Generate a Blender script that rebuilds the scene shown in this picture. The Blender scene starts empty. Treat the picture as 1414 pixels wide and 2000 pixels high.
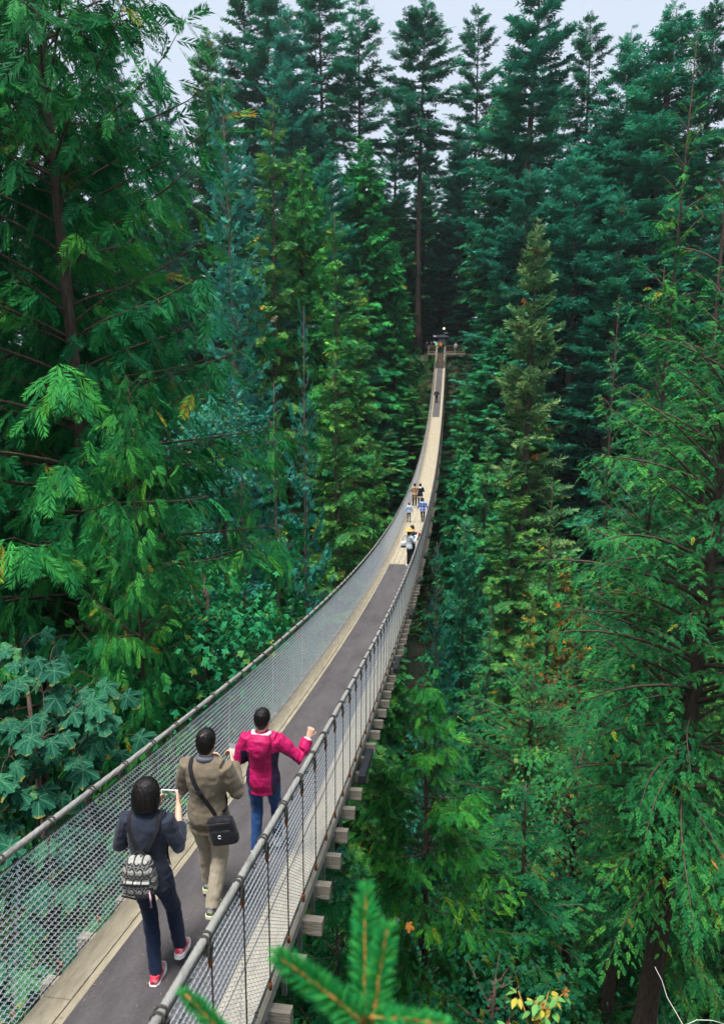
import bpy, math, random
import numpy as np
from mathutils import Vector, Matrix
from mathutils.bvhtree import BVHTree

SC = bpy.context.scene
COL = SC.collection
R = math.radians
rng = np.random.default_rng(11)
random.seed(4)

# ------------------------------------------------------------------ camera, sky, sun, exposure
F_PX, PITCH, YAW = 1379.2, R(11.396), R(7.228)          # focal length in pixels of a 1414 x 2000 frame
cam_data = bpy.data.cameras.new('camera')
cam = bpy.data.objects.new('camera', cam_data)
COL.objects.link(cam)
SC.camera = cam
cam_data.sensor_fit = 'VERTICAL'
cam_data.sensor_height = 36.0
cam_data.lens = F_PX / 2000 * 36.0
cam_data.clip_start = 0.05
cam_data.clip_end = 3000
cam.location = (0, 0, 0)
cam.rotation_euler = (R(90) - PITCH, 0, YAW)
cam_data.dof.use_dof = True
cam_data.dof.focus_distance = 9.0
cam_data.dof.aperture_fstop = 2.8

SUN_EL, SUN_AZ = R(76), R(215)
world = bpy.data.worlds.new('World')
SC.world = world
world.use_nodes = True
wn, wl = world.node_tree.nodes, world.node_tree.links
wn.clear()
w_sky = wn.new('ShaderNodeTexSky')
w_sky.sky_type = 'NISHITA'
w_sky.sun_disc = False
w_sky.sun_elevation = SUN_EL
w_sky.sun_rotation = SUN_AZ
w_sky.dust_density = 4.0
w_sky.air_density = 1.0
w_hs = wn.new('ShaderNodeHueSaturation')
w_hs.inputs['Saturation'].default_value = 0.35
w_mix = wn.new('ShaderNodeMixRGB')
w_mix.inputs['Fac'].default_value = 0.82                 # the overcast layer evens the sky out
w_mix.inputs['Color2'].default_value = (5.9, 6.7, 7.9, 1)
w_bg = wn.new('ShaderNodeBackground')
w_bg.inputs['Strength'].default_value = 0.052
w_out = wn.new('ShaderNodeOutputWorld')
wl.new(w_sky.outputs[0], w_hs.inputs['Color'])
wl.new(w_hs.outputs[0], w_mix.inputs['Color1'])
wl.new(w_mix.outputs[0], w_bg.inputs['Color'])
wl.new(w_bg.outputs[0], w_out.inputs['Surface'])
world.cycles.sampling_method = 'NONE'                    # an even sky needs no importance map

sun_data = bpy.data.lights.new('sun', 'SUN')
sun_data.energy = 2.7
sun_data.angle = R(20)
sun_data.color = (1.0, 0.97, 0.92)
sun = bpy.data.objects.new('sun', sun_data)
COL.objects.link(sun)
sun.rotation_euler = Vector((math.sin(SUN_AZ) * math.cos(SUN_EL), math.cos(SUN_AZ) * math.cos(SUN_EL), math.sin(SUN_EL))).to_track_quat('Z', 'Y').to_euler()

SC.view_settings.view_transform = 'Standard'
SC.view_settings.look = 'None'
SC.view_settings.gamma = 1.0
SC.view_settings.exposure = 1.38
SC.render.engine = 'CYCLES'
SC.cycles.max_bounces = 5
SC.cycles.diffuse_bounces = 2
SC.cycles.glossy_bounces = 2
SC.cycles.transmission_bounces = 2
SC.cycles.caustics_reflective = False
SC.cycles.caustics_refractive = False
SC.cycles.use_adaptive_sampling = True
SC.cycles.adaptive_threshold = 0.022
SC.cycles.use_denoising = True
SC.cycles.denoiser = 'OPENIMAGEDENOISE'
SC.cycles.denoising_input_passes = 'RGB_ALBEDO_NORMAL'

# ------------------------------------------------------------------ camera geometry helpers
CY, SY, CP, SP = math.cos(YAW), math.sin(YAW), math.cos(PITCH), math.sin(PITCH)

def ray(px, py):
    u, v = (px - 707) / F_PX, (1000 - py) / F_PX
    cy, z = CP + v * SP, -SP + v * CP           # forward and up after the pitch
    return Vector((u * CY - cy * SY, u * SY + cy * CY, z))

def at(px, py, y):
    """the point of the place seen at a photograph pixel, y metres along the bridge"""
    r = ray(px, py)
    return r * (y / r.y)

def depth_of(x, y, z):
    cy = -x * SY + y * CY
    return cy * CP - z * SP

def project(x, y, z):
    cx = x * CY + y * SY
    cy = -x * SY + y * CY
    zz = cy * CP - z * SP
    return 707 + F_PX * cx / zz, 1000 - F_PX * (cy * SP + z * CP) / zz

# ------------------------------------------------------------------ the bridge's line
BX, DECK_W, RAIL_H, RAIL_X = -2.022, 1.544, 1.239, 0.788

def deck_z(y):
    u = (y - 52.26) / 60
    return -9.266 + 0.0021551 * 3600 * u * u + 1.3977 * u ** 3 + 1.3823 * u ** 4

def deck_slope(y):
    return (deck_z(y + .05) - deck_z(y - .05)) / .1

# ------------------------------------------------------------------ the canyon's ground
_TY = np.array([-400, -6, -1.5, 3, 12, 26, 40, 46, 66, 74, 88, 100, 109, 114, 125, 170, 260, 700])
_TZ = np.array([-1.5, -3.2, -3.9, -8, -21, -38, -50, -52.2, -52.2, -46, -28, -11, -2.0, 1.6, 3.0, 5, 9, 20.])

def terrain(x, y):
    x = np.asarray(x, float); y = np.asarray(y, float)
    yy = y + 4 * np.sin(x * .05 + 1.0) * np.clip(np.abs(x + 2) / 25, 0, 1) + 2.2 * np.sin(x * .13) * np.clip(np.abs(x + 2) / 15, 0, 1)
    z = np.interp(yy, _TY, _TZ)
    z = z + .5 * np.sin(x * .7 + y * .35) * np.sin(y * .6 - x * .22) * np.clip((np.abs(y - 56) - 10) / 10, 0, 1) * np.clip((np.abs(y - 112) - 3) / 10, 0, 1)
    return z

# ------------------------------------------------------------------ object helpers
def tag(o, label=None, cat=None, group=None, kind=None):
    if label: o['label'] = label
    if cat: o['category'] = cat
    if group: o['group'] = group
    if kind: o['kind'] = kind
    return o

def link(o, parent=None):
    COL.objects.link(o)
    if parent: o.parent = parent
    return o

def empty(name, loc=(0, 0, 0), parent=None):
    o = bpy.data.objects.new(name, None)
    o.location = loc
    o.empty_display_size = .2
    return link(o, parent)

def obj(name, me, parent=None, loc=None, rot=None, scale=None):
    o = bpy.data.objects.new(name, me)
    if loc is not None: o.location = loc
    if rot is not None: o.rotation_euler = rot
    if scale is not None: o.scale = scale
    return link(o, parent)

def mesh_np(name, V, F, mat=None, rnd=None, smooth=False, mi=None):
    """F: (n,3) or (n,4) index array, or a list of such arrays"""
    Fs = F if isinstance(F, list) else [F]
    Fs = [np.asarray(f, np.int64) for f in Fs if len(f)]
    V = np.asarray(V, np.float32)
    me = bpy.data.meshes.new(name)
    me.vertices.add(len(V)); me.vertices.foreach_set('co', V.ravel())
    idx = np.concatenate([f.ravel() for f in Fs]).astype(np.int32)
    tot = np.concatenate([np.full(len(f), f.shape[1]) for f in Fs])
    start = np.concatenate([[0], np.cumsum(tot)[:-1]]).astype(np.int32)
    me.loops.add(len(idx)); me.loops.foreach_set('vertex_index', idx)
    me.polygons.add(len(tot)); me.polygons.foreach_set('loop_start', start)
    me.polygons.foreach_set('use_smooth', np.full(len(tot), bool(smooth)))
    for m in (mat if isinstance(mat, (list, tuple)) else [mat]):
        if m: me.materials.append(m)
    if mi is not None: me.polygons.foreach_set('material_index', np.asarray(mi, np.int32))
    if rnd is not None:
        a = me.attributes.new('rnd', 'FLOAT', 'FACE')
        a.data.foreach_set('value', np.asarray(rnd, np.float32))
    me.update(calc_edges=True)
    return me

class MB:
    """collects shapes into one mesh"""
    def __init__(s): s.V, s.F4, s.F3, s.n = [], [], [], 0
    def add(s, V, F4=(), F3=()):
        V = np.asarray(V, float)
        s.V.append(V)
        if len(F4): s.F4.append(np.asarray(F4) + s.n)
        if len(F3): s.F3.append(np.asarray(F3) + s.n)
        s.n += len(V); return s
    def box(s, c, size, rot=None, taper=1.0):
        x, y, z = np.array(size) / 2
        v = np.array([[-x, -y, -z], [x, -y, -z], [x, y, -z], [-x, y, -z], [-x * taper, -y * taper, z], [x * taper, -y * taper, z], [x * taper, y * taper, z], [-x * taper, y * taper, z]])
        if rot is not None: v = v @ np.array(rot.to_3x3() if hasattr(rot, 'to_3x3') else rot).T
        return s.add(v + np.array(c), [[0, 3, 2, 1], [4, 5, 6, 7], [0, 1, 5, 4], [1, 2, 6, 5], [2, 3, 7, 6], [3, 0, 4, 7]])
    def tube(s, pts, r, n=6, cap=True, ref=(0, 0, 1)):
        pts = np.asarray(pts, float); k = len(pts)
        r = np.broadcast_to(np.asarray(r, float), (k,))
        t = np.gradient(pts, axis=0); t /= np.linalg.norm(t, axis=1, keepdims=True) + 1e-12
        ref = np.array(ref, float)
        a = np.cross(t, ref); bad = np.linalg.norm(a, axis=1) < 1e-3
        a[bad] = np.cross(t[bad], [1, .1, 0]); a /= np.linalg.norm(a, axis=1, keepdims=True)
        b = np.cross(a, t)
        th = np.arange(n) * 2 * math.pi / n
        V = pts[:, None] + r[:, None, None] * (np.cos(th)[None, :, None] * a[:, None] + np.sin(th)[None, :, None] * b[:, None])
        i = np.arange(k - 1)[:, None] * n; j = np.arange(n)[None]; j2 = (j + 1) % n
        F = np.stack([i + j, i + j2, i + n + j2, i + n + j], -1).reshape(-1, 4)
        V = V.reshape(-1, 3); F3 = []
        if cap:
            V = np.vstack([V, pts[:1], pts[-1:]]); c0, c1 = k * n, k * n + 1
            F3 = [[c0, (q + 1) % n, q] for q in range(n)] + [[c1, (k - 1) * n + q, (k - 1) * n + (q + 1) % n] for q in range(n)]
        return s.add(V, F, F3)
    def mesh(s, name, mat=None, smooth=False):
        F = ([np.vstack(s.F4)] if s.F4 else []) + ([np.vstack(s.F3)] if s.F3 else [])
        return mesh_np(name, np.vstack(s.V), F, mat, smooth=smooth)
    def build(s, name, mat, parent=None, smooth=False, **k):
        return obj(name, s.mesh(name, mat, smooth), parent, **k)

# ------------------------------------------------------------------ materials
def new_mat(name):
    m = bpy.data.materials.new(name); m.use_nodes = True
    nt = m.node_tree; b = nt.nodes['Principled BSDF']
    return m, nt, b

def nd(nt, typ, **kw):
    n = nt.nodes.new('ShaderNode' + typ)
    for k, v in kw.items():
        if k in n.inputs: n.inputs[k].default_value = v
        else: setattr(n, k, v)
    return n

def ramp(nt, fac, stops):
    n = nt.nodes.new('ShaderNodeValToRGB')
    e = n.color_ramp.elements
    while len(e) < len(stops): e.new(.5)
    for q, (p, c) in zip(e, stops):
        q.position = p; q.color = (*c, 1) if len(c) == 3 else c
    nt.links.new(fac, n.inputs['Fac'])
    return n

def noise_mat(name, c1, c2, scale=8, rough=.7, bump=.2, stretch=(1, 1, 1), detail=5, spec=.3, metallic=0, c3=None, bump_scale=None, sheen=0):
    """a plain surface: two or three tones of the material broken up by noise, with fine relief"""
    m, nt, b = new_mat(name)
    tc = nd(nt, 'TexCoord'); mp = nd(nt, 'Mapping', Scale=stretch)
    nt.links.new(tc.outputs['Object'], mp.inputs['Vector'])
    no = nd(nt, 'TexNoise', Scale=scale, Detail=detail, Roughness=.6)
    nt.links.new(mp.outputs[0], no.inputs['Vector'])
    st = [(.3, c1), (.7, c2)] if c3 is None else [(.25, c1), (.5, c2), (.75, c3)]
    rp = ramp(nt, no.outputs['Fac'], st)
    nt.links.new(rp.outputs[0], b.inputs['Base Color'])
    b.inputs['Roughness'].default_value = rough
    b.inputs['Specular IOR Level'].default_value = spec
    b.inputs['Metallic'].default_value = metallic
    if sheen: b.inputs['Sheen Weight'].default_value = sheen
    if bump:
        n2 = nd(nt, 'TexNoise', Scale=bump_scale or scale * 4, Detail=4)
        nt.links.new(mp.outputs[0], n2.inputs['Vector'])
        bp = nd(nt, 'Bump', Strength=bump, Distance=.02)
        nt.links.new(n2.outputs['Fac'], bp.inputs['Height'])
        nt.links.new(bp.outputs[0], b.inputs['Normal'])
    return m

def leaf_mat(name, stops, trans=.24, rough=.65, spec=.07):
    """foliage: tone by the face's own random number, tinted by the plant's colour"""
    m, nt, b = new_mat(name)
    at_ = nd(nt, 'Attribute', attribute_name='rnd')
    rp = ramp(nt, at_.outputs['Fac'], stops)
    oi = nd(nt, 'ObjectInfo')
    mx = nd(nt, 'MixRGB', blend_type='MULTIPLY', Fac=1.0)
    nt.links.new(rp.outputs[0], mx.inputs['Color1']); nt.links.new(oi.outputs['Color'], mx.inputs['Color2'])
    nt.links.new(mx.outputs[0], b.inputs['Base Color'])
    b.inputs['Roughness'].default_value = rough
    b.inputs['Specular IOR Level'].default_value = spec
    tr = nd(nt, 'BsdfTranslucent'); ms = nd(nt, 'MixShader', Fac=trans)
    nt.links.new(mx.outputs[0], tr.inputs['Color'])
    nt.links.new(b.outputs[0], ms.inputs[1]); nt.links.new(tr.outputs[0], ms.inputs[2])
    nt.links.new(ms.outputs[0], nt.nodes['Material Output'].inputs['Surface'])
    return m

M = {}
M['needle'] = leaf_mat('needle', [(0, (.008, .10, .060)), (.45, (.022, .185, .104)), (.88, (.055, .29, .145)), (.985, (.085, .34, .14)), (1, (.19, .10, .03))])
M['cedar'] = leaf_mat('cedar_scale', [(0, (.004, .070, .032)), (.45, (.016, .155, .055)), (.82, (.060, .29, .062)), (.98, (.17, .42, .05)), (1, (.30, .14, .02))])
M['hemlock'] = leaf_mat('hemlock_needle', [(0, (.005, .075, .038)), (.45, (.020, .160, .060)), (.82, (.070, .29, .068)), (.985, (.17, .40, .05)), (1, (.26, .11, .02))])
M['broad'] = leaf_mat('broad_leaf', [(0, (.012, .125, .068)), (.5, (.026, .19, .095)), (.93, (.055, .25, .11)), (1, (.28, .24, .03))], trans=.3)
M['bark'] = noise_mat('bark', (.045, .030, .024), (.16, .115, .09), 6, .9, .8, (3, 3, .6))
M['bark_grey'] = noise_mat('bark_grey', (.06, .045, .038), (.26, .21, .175), 5, .9, .8, (2, 2, 1.5))
M['twig'] = noise_mat('twig_wood', (.09, .05, .025), (.20, .12, .06), 20, .8, .3)
# ------------------------------------------------------------------ the setting: ground, river
def build_ground():
    xs = np.concatenate([np.linspace(-700, -130, 20)[:-1], np.arange(-130, 130.1, 2.2), np.linspace(130, 700, 20)[1:]])
    ys = np.concatenate([np.linspace(-300, -24, 10)[:-1], np.arange(-24, 180, 1.6), np.linspace(180, 900, 40)])
    X, Y = np.meshgrid(xs, ys)
    Z = terrain(X, Y) + rng.normal(0, .12, X.shape) * np.clip((np.abs(Y - 56) - 8) / 8, .3, 1)
    n = len(xs)
    i = (np.arange(len(ys) - 1)[:, None] * n + np.arange(n - 1)[None]).ravel()
    me = mesh_np('ground', np.stack([X, Y, Z], -1).reshape(-1, 3), np.stack([i, i + 1, i + n + 1, i + n], -1), smooth=True)
    m, nt, b = new_mat('forest_floor')
    tc = nd(nt, 'TexCoord')
    n1 = nd(nt, 'TexNoise', Scale=.35, Detail=8, Roughness=.65); n2 = nd(nt, 'TexNoise', Scale=6, Detail=6, Roughness=.7)
    for q in (n1, n2): nt.links.new(tc.outputs['Object'], q.inputs['Vector'])
    r1 = ramp(nt, n1.outputs['Fac'], [(.3, (.016, .045, .022)), (.5, (.035, .045, .022)), (.62, (.085, .045, .02)), (.75, (.03, .07, .03))])
    r2 = ramp(nt, n2.outputs['Fac'], [(.3, (.4, .4, .4)), (.7, (1.2, 1.2, 1.2))])
    mx = nd(nt, 'MixRGB', blend_type='MULTIPLY', Fac=1)
    nt.links.new(r1.outputs[0], mx.inputs[1]); nt.links.new(r2.outputs[0], mx.inputs[2])
    # a landslide scar of red soil on the far bank
    vm = nd(nt, 'VectorMath', operation='SUBTRACT'); c = at(1110, 1245, 66); vm.inputs[1].default_value = (c.x, c.y, c.z)
    ln = nd(nt, 'VectorMath', operation='LENGTH'); ad = nd(nt, 'Math', operation='MULTIPLY_ADD')
    nt.links.new(tc.outputs['Object'], vm.inputs[0]); nt.links.new(vm.outputs[0], ln.inputs[0])
    nt.links.new(n1.outputs['Fac'], ad.inputs[0]); ad.inputs[1].default_value = 6.0
    nt.links.new(ln.outputs['Value'], ad.inputs[2])
    mk = nd(nt, 'MapRange'); mk.inputs['From Min'].default_value = 7; mk.inputs['From Max'].default_value = 11; mk.inputs['To Min'].default_value = 1; mk.inputs['To Max'].default_value = 0
    nt.links.new(ad.outputs[0], mk.inputs['Value'])
    m2 = nd(nt, 'MixRGB'); nt.links.new(mk.outputs[0], m2.inputs[0]); nt.links.new(mx.outputs[0], m2.inputs[1]); m2.inputs[2].default_value = (.27, .085, .018, 1)
    m3 = nd(nt, 'MixRGB', blend_type='MULTIPLY', Fac=.6); nt.links.new(m2.outputs[0], m3.inputs[1]); nt.links.new(r2.outputs[0], m3.inputs[2])
    nt.links.new(m3.outputs[0], b.inputs['Base Color'])
    b.inputs['Roughness'].default_value = .95
    bp = nd(nt, 'Bump', Strength=1, Distance=.25); nt.links.new(n2.outputs['Fac'], bp.inputs['Height']); nt.links.new(bp.outputs[0], b.inputs['Normal'])
    me.materials.append(m)
    tag(obj('ground', me), 'forest floor sloping down into the canyon', kind='structure')
    # river: a sheet over the canyon bottom
    xs = np.linspace(-400, 400, 161); ys = np.linspace(40, 72, 17); X, Y = np.meshgrid(xs, ys); n = len(xs)
    Z = np.full_like(X, -51.75) + .05 * np.sin(X * .9) * np.sin(Y * 1.7)
    i = (np.arange(len(ys) - 1)[:, None] * n + np.arange(n - 1)[None]).ravel()
    mr, nt, b = new_mat('river_water')
    tc = nd(nt, 'TexCoord'); n1 = nd(nt, 'TexNoise', Scale=1.2, Detail=6, Roughness=.7, Distortion=.6); nt.links.new(tc.outputs['Object'], n1.inputs['Vector'])
    r1 = ramp(nt, n1.outputs['Fac'], [(.5, (.012, .03, .028)), (.62, (.05, .09, .085)), (.7, (.5, .55, .55))])
    nt.links.new(r1.outputs[0], b.inputs['Base Color']); b.inputs['Roughness'].default_value = .12
    bp = nd(nt, 'Bump', Strength=.5, Distance=.2); nt.links.new(n1.outputs['Fac'], bp.inputs['Height']); nt.links.new(bp.outputs[0], b.inputs['Normal'])
    tag(obj('river', mesh_np('river', np.stack([X, Y, Z], -1).reshape(-1, 3), np.stack([i, i + 1, i + n + 1, i + n], -1), mr, smooth=True)), 'dark shallow river at the canyon bottom', kind='structure')

build_ground()

# ------------------------------------------------------------------ the suspension bridge
M['plank'] = noise_mat('deck_plank', (.22, .185, .13), (.33, .285, .205), 3, .75, .5, (6, .35, 6), c3=(.41, .36, .265), bump_scale=14)
M['timber'] = noise_mat('weathered_timber', (.17, .15, .12), (.31, .275, .225), 4, .85, .6, (.6, 6, 6), bump_scale=14)
M['timber_long'] = noise_mat('weathered_stringer', (.22, .20, .165), (.36, .33, .28), 4, .85, .5, (6, .5, 6), bump_scale=14)
M['mat'] = noise_mat('rubber_mat', (.058, .052, .055), (.075, .068, .071), 45, .8, .35, spec=.3, c3=(.088, .081, .083), bump_scale=160)
def mat_wear():
    m = M['mat']; nt = m.node_tree; b = nt.nodes['Principled BSDF']; src = b.inputs['Base Color'].links[0].from_socket
    tc = nd(nt, 'TexCoord'); mp = nd(nt, 'Mapping', Scale=(1.6, .35, 1)); nt.links.new(tc.outputs['Object'], mp.inputs[0]); n = nd(nt, 'TexNoise', Scale=2.2, Detail=7, Roughness=.7); nt.links.new(mp.outputs[0], n.inputs['Vector'])
    r = ramp(nt, n.outputs['Fac'], [(.32, (.72, .70, .70)), (.5, (1, 1, 1)), (.72, (1.35, 1.3, 1.25))]); x = nd(nt, 'MixRGB', blend_type='MULTIPLY', Fac=1); nt.links.new(src, x.inputs[1]); nt.links.new(r.outputs[0], x.inputs[2]); nt.links.new(x.outputs[0], b.inputs['Base Color'])
mat_wear()
M['galv'] = noise_mat('galvanised_wire', (.66, .70, .76), (.84, .87, .92), 12, .45, 0, metallic=.05, spec=.5)
M['cable'] = noise_mat('steel_rope', (.15, .148, .138), (.29, .288, .27), 9, .65, .4, (1, .4, 1), metallic=.2, c3=(.25, .235, .20))
M['rod'] = noise_mat('hanger_rod', (.055, .045, .042), (.13, .10, .085), 15, .6, .2, metallic=.3)
M['rust'] = noise_mat('rusty_fitting', (.16, .055, .012), (.36, .13, .03), 30, .8, .3)
M['clamp'] = noise_mat('dark_clamp', (.05, .048, .045), (.12, .11, .10), 25, .5, .2, metallic=.5)
M['black'] = noise_mat('black_housing', (.008, .009, .014), (.02, .022, .03), 6, .4, .1, spec=.5)
M['strap'] = noise_mat('galvanised_strap', (.25, .25, .25), (.42, .42, .42), 8, .45, .1, metallic=.5)

bridge = empty('suspension_bridge', (BX, -1, deck_z(-1)))
tag(bridge, 'long narrow plank suspension bridge with mesh sides crossing the canyon', 'bridge')
B0 = np.array(bridge.location)

def bpart(mb, name, mat, parent=bridge, smooth=False):
    """shapes were collected in place coordinates: make them relative to the bridge's own origin"""
    o = mb.build(name, mat, parent, smooth)
    return o

def bl(x, y, dz):       # a point of the bridge in its own coordinates
    return np.array([x, y - B0[1], deck_z(y) + dz - B0[2]])

Y_END = 109.6
deck = empty('deck', (0, 0, 0), bridge)
PL = 4.93
for r_ in range(7):
    xc = (r_ - 3) * DECK_W / 7
    y = -1 - (r_ * 2.17) % PL
    while y < Y_END:
        y0, y1 = max(y, -1) + .003, min(y + PL, Y_END) - .003
        y += PL
        if y1 - y0 < .3: continue
        k = 5; mb = MB(); V = []
        jz = rng.normal(0, .0015); w = DECK_W / 14 - .0042 - abs(rng.normal(0, .0008))
        for q in np.linspace(y0, y1, k):
            for dx, dz in ((-w, -.002), (-w + .004, .002), (w - .004, .002), (w, -.002), (w, -.045), (-w, -.045)):
                V.append(bl(xc + dx, q, dz + jz))
        F = [[a * 6 + b, a * 6 + (b + 1) % 6, a * 6 + 6 + (b + 1) % 6, a * 6 + 6 + b] for a in range(k - 1) for b in range(6)]
        e = (k - 1) * 6
        F += [[3, 2, 1, 0], [5, 4, 3, 0], [e, e + 1, e + 2, e + 3], [e, e + 3, e + 4, e + 5]]
        mb.add(V, F).build('plank', M['plank'], deck)

def strip(name, mat, x0, x1, y0, y1, z0, z1, parent, step=.5):
    ys = np.linspace(y0, y1, max(2, int((y1 - y0) / step) + 1)); V = []
    for q in ys:
        for x, z in ((x0, z1), (x1, z1), (x1, z0), (x0, z0)): V.append(bl(x, q, z))
    k = len(ys); e = (k - 1) * 4
    F = [[a * 4 + b, a * 4 + (b + 1) % 4, a * 4 + 4 + (b + 1) % 4, a * 4 + 4 + b] for a in range(k - 1) for b in range(4)] + [[3, 2, 1, 0], [e, e + 1, e + 2, e + 3]]
    return MB().add(V, F).build(name, mat, parent)

o = strip('rubber_mat', M['mat'], -.48, .49, -1, 29.1, .004, .012, deck); o['label'] = 'dark grey rubber mat along the near stretch of deck'
o = strip('rubber_mat', M['mat'], -.46, .42, 89.2, Y_END, .004, .012, deck); o['label'] = 'dark grey rubber mat leading up to the stairs'
def litter():
    n = 900; V = []; F = []; g = np.random.default_rng(2)
    for k in range(n):
        y = 1.5 + 26 * g.uniform(0, 1) ** 1.6; x = g.uniform(-.7, .7) * (1 if g.uniform() < .6 else g.uniform(.8, 1)); p = bl(x, y, .0165); a = g.uniform(0, 3.14); l, w = g.uniform(.006, .02), g.uniform(.0012, .004)
        d = np.array([math.cos(a), math.sin(a), deck_slope(y) * math.sin(a)]); s_ = np.array([-math.sin(a), math.cos(a), deck_slope(y) * math.cos(a)]); i = len(V)
        V += [p - d * l, p + s_ * w + [0, 0, .002], p + d * l, p - s_ * w + [0, 0, .002]]; F.append([i, i + 1, i + 2, i + 3])
    tag(obj('needle_litter', mesh_np('needle_litter', V, np.array(F), noise_mat('dry_needle', (.22, .13, .05), (.42, .30, .15), 8)), deck), kind='stuff')
litter()
for s in (-1, 1):
    strip('stringer', M['timber_long'], s * .772 - .035, s * .772 + .035, -1, Y_END, -.15, -.048, deck)

# cross beams, hangers, clamps every 0.575 m
SP_ = .575
stations = [2.52 + SP_ * (k - 6) for k in range(int((Y_END - 2.6) / SP_) + 6)]
bm_beam = []
for v in range(4):
    mb = MB(); h = rng.normal(0, .002, (8, 3))
    L, w, t = DECK_W + .40, .105, .125
    v8 = np.array([[sx * L / 2, sy * w / 2, sz * t / 2] for sz in (-1, 1) for sx, sy in ((-1, -1), (1, -1), (1, 1), (-1, 1))]) + h
    mb.add(v8, [[0, 3, 2, 1], [4, 5, 6, 7], [0, 1, 5, 4], [1, 2, 6, 5], [2, 3, 7, 6], [3, 0, 4, 7]])
    me = mb.mesh('cross_beam', M['timber']); bm_beam.append(me)
rails = []
for s in (-1, 1):
    rails.append(empty('cable_rail', (0, 0, 0), bridge))

mbh = MB()
mbh.tube([[0, 0, .06], [0, 0, .62], [0, 0, 1.15]], [.0058, .0058, .0058], 6)
me_hanger = mbh.mesh('hanger_rod', M['rod'], True)
mbc = MB()
for q in (-.022, .022):     # two turns of rod round the cable, meeting in a shackle below
    th = np.linspace(0, 2 * math.pi, 13)
    mbc.tube(np.stack([.031 * np.cos(th), np.full(13, q) + .004 * np.cos(th), .031 * np.sin(th)], 1), .0065, 5, cap=False, ref=(0, 1, 0))
mbc.box((.03, 0, -.05), (.02, .06, .05)); mbc.tube([[.03, 0, -.05], [.036, 0, -.10]], .014, 6)
me_clamp = mbc.mesh('cable_clamp', M['clamp'])
mbf = MB(); mbf.tube([[0, 0, 0], [0, 0, .055], [0, 0, .06]], [.012, .014, .008], 7); me_fit = mbf.mesh('turnbuckle', M['rust'], True)
mbf = MB(); mbf.box((0, 0, -.13), (.04, .035, .26)); me_strap = mbf.mesh('strap', M['strap'])
me_box = MB().box((0, 0, 0), (.10, 1.05, .12)).mesh('light_box', M['black'])
bv = obj('tmp', me_box); mod = bv.modifiers.new('b', 'BEVEL'); mod.width = .012; mod.segments = 2
dg = bpy.context.evaluated_depsgraph_get(); me_box2 = bpy.data.meshes.new_from_object(bv.evaluated_get(dg)); bpy.data.objects.remove(bv); me_box = me_box2

for k, y in enumerate(stations):
    if y < -.9: continue
    sl = math.atan(deck_slope(y))
    o = obj('cross_beam', bm_beam[k % 4], bridge, bl(rng.normal(0, .012), y, -.205), (sl + rng.normal(0, .01), 0, rng.normal(0, .006)))
    for s, rail in zip((-1, 1), rails):
        if y > 84: continue
        obj('hanger_rod', me_hanger, rail, bl(s * .812, y, .0), (0, s * .008, 0))
        c = obj('cable_clamp', me_clamp, rail, bl(s * RAIL_X, y, RAIL_H), (sl, 0, 0), (s, 1, 1))
        if y < 45:
            obj('turnbuckle', me_fit, rail, bl(s * .812, y, .015 + rng.normal(0, .01)), (0, 0, 0), (1.1, 1.1, rng.uniform(.9, 1.3)))
            obj('turnbuckle', me_fit, rail, bl(s * .815, y, 1.075), (0, 0, 0))
            obj('strap', me_strap, bridge, bl(s * .79, y - .09, -.16), (0, 0, 0))
for s, rail in zip((-1, 1), rails):       # the far hangers, too small to tell apart
    mb = MB()
    for y in stations:
        if y > 84: mb.box(bl(s * .812, y, .61), (.015, .015, 1.1)); mb.box(bl(s * RAIL_X, y, RAIL_H - .01), (.07, .055, .08))
    tag(mb.build('far_hangers', M['rod'], rail), kind='stuff')
for k, y in enumerate(np.arange(8.95, 104, 5.75)):
    sl = math.atan(deck_slope(y))
    obj('light_box', me_box, bridge, bl(.772 + .17, y, -.07), (sl, 0, 0))

# the two rope cables: lobed section twisted along its length
def rope(y0, y1, r, lobes, pitch, s, rail):
    ys = []; y = y0
    while y < y1: ys.append(y); y += max(.022, min(.35, .0075 * max(y, 1)))
    ys = np.array(ys + [y1]); n = 24
    th = np.arange(n) * 2 * math.pi / n
    ph = ys * 2 * math.pi / pitch
    near = np.clip((40 - ys) / 20, 0, 1)
    rr = r * (1 + .26 * near[:, None] * np.abs(np.sin(lobes / 2 * (th[None] + ph[:, None]))) - .12)
    V = np.zeros((len(ys), n, 3)); V[..., 0] = s * RAIL_X + rr * np.cos(th); V[..., 1] = ys[:, None] - B0[1]
    V[..., 2] = np.array([deck_z(q) for q in ys])[:, None] + RAIL_H - B0[2] + rr * np.sin(th)
    i = np.arange(len(ys) - 1)[:, None] * n; j = np.arange(n)[None]; j2 = (j + 1) % n
    F = np.stack([i + j, i + n + j, i + n + j2, i + j2], -1).reshape(-1, 4)
    obj('steel_rope', mesh_np('steel_rope', V.reshape(-1, 3), F, M['cable'], smooth=True), rail)

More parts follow.
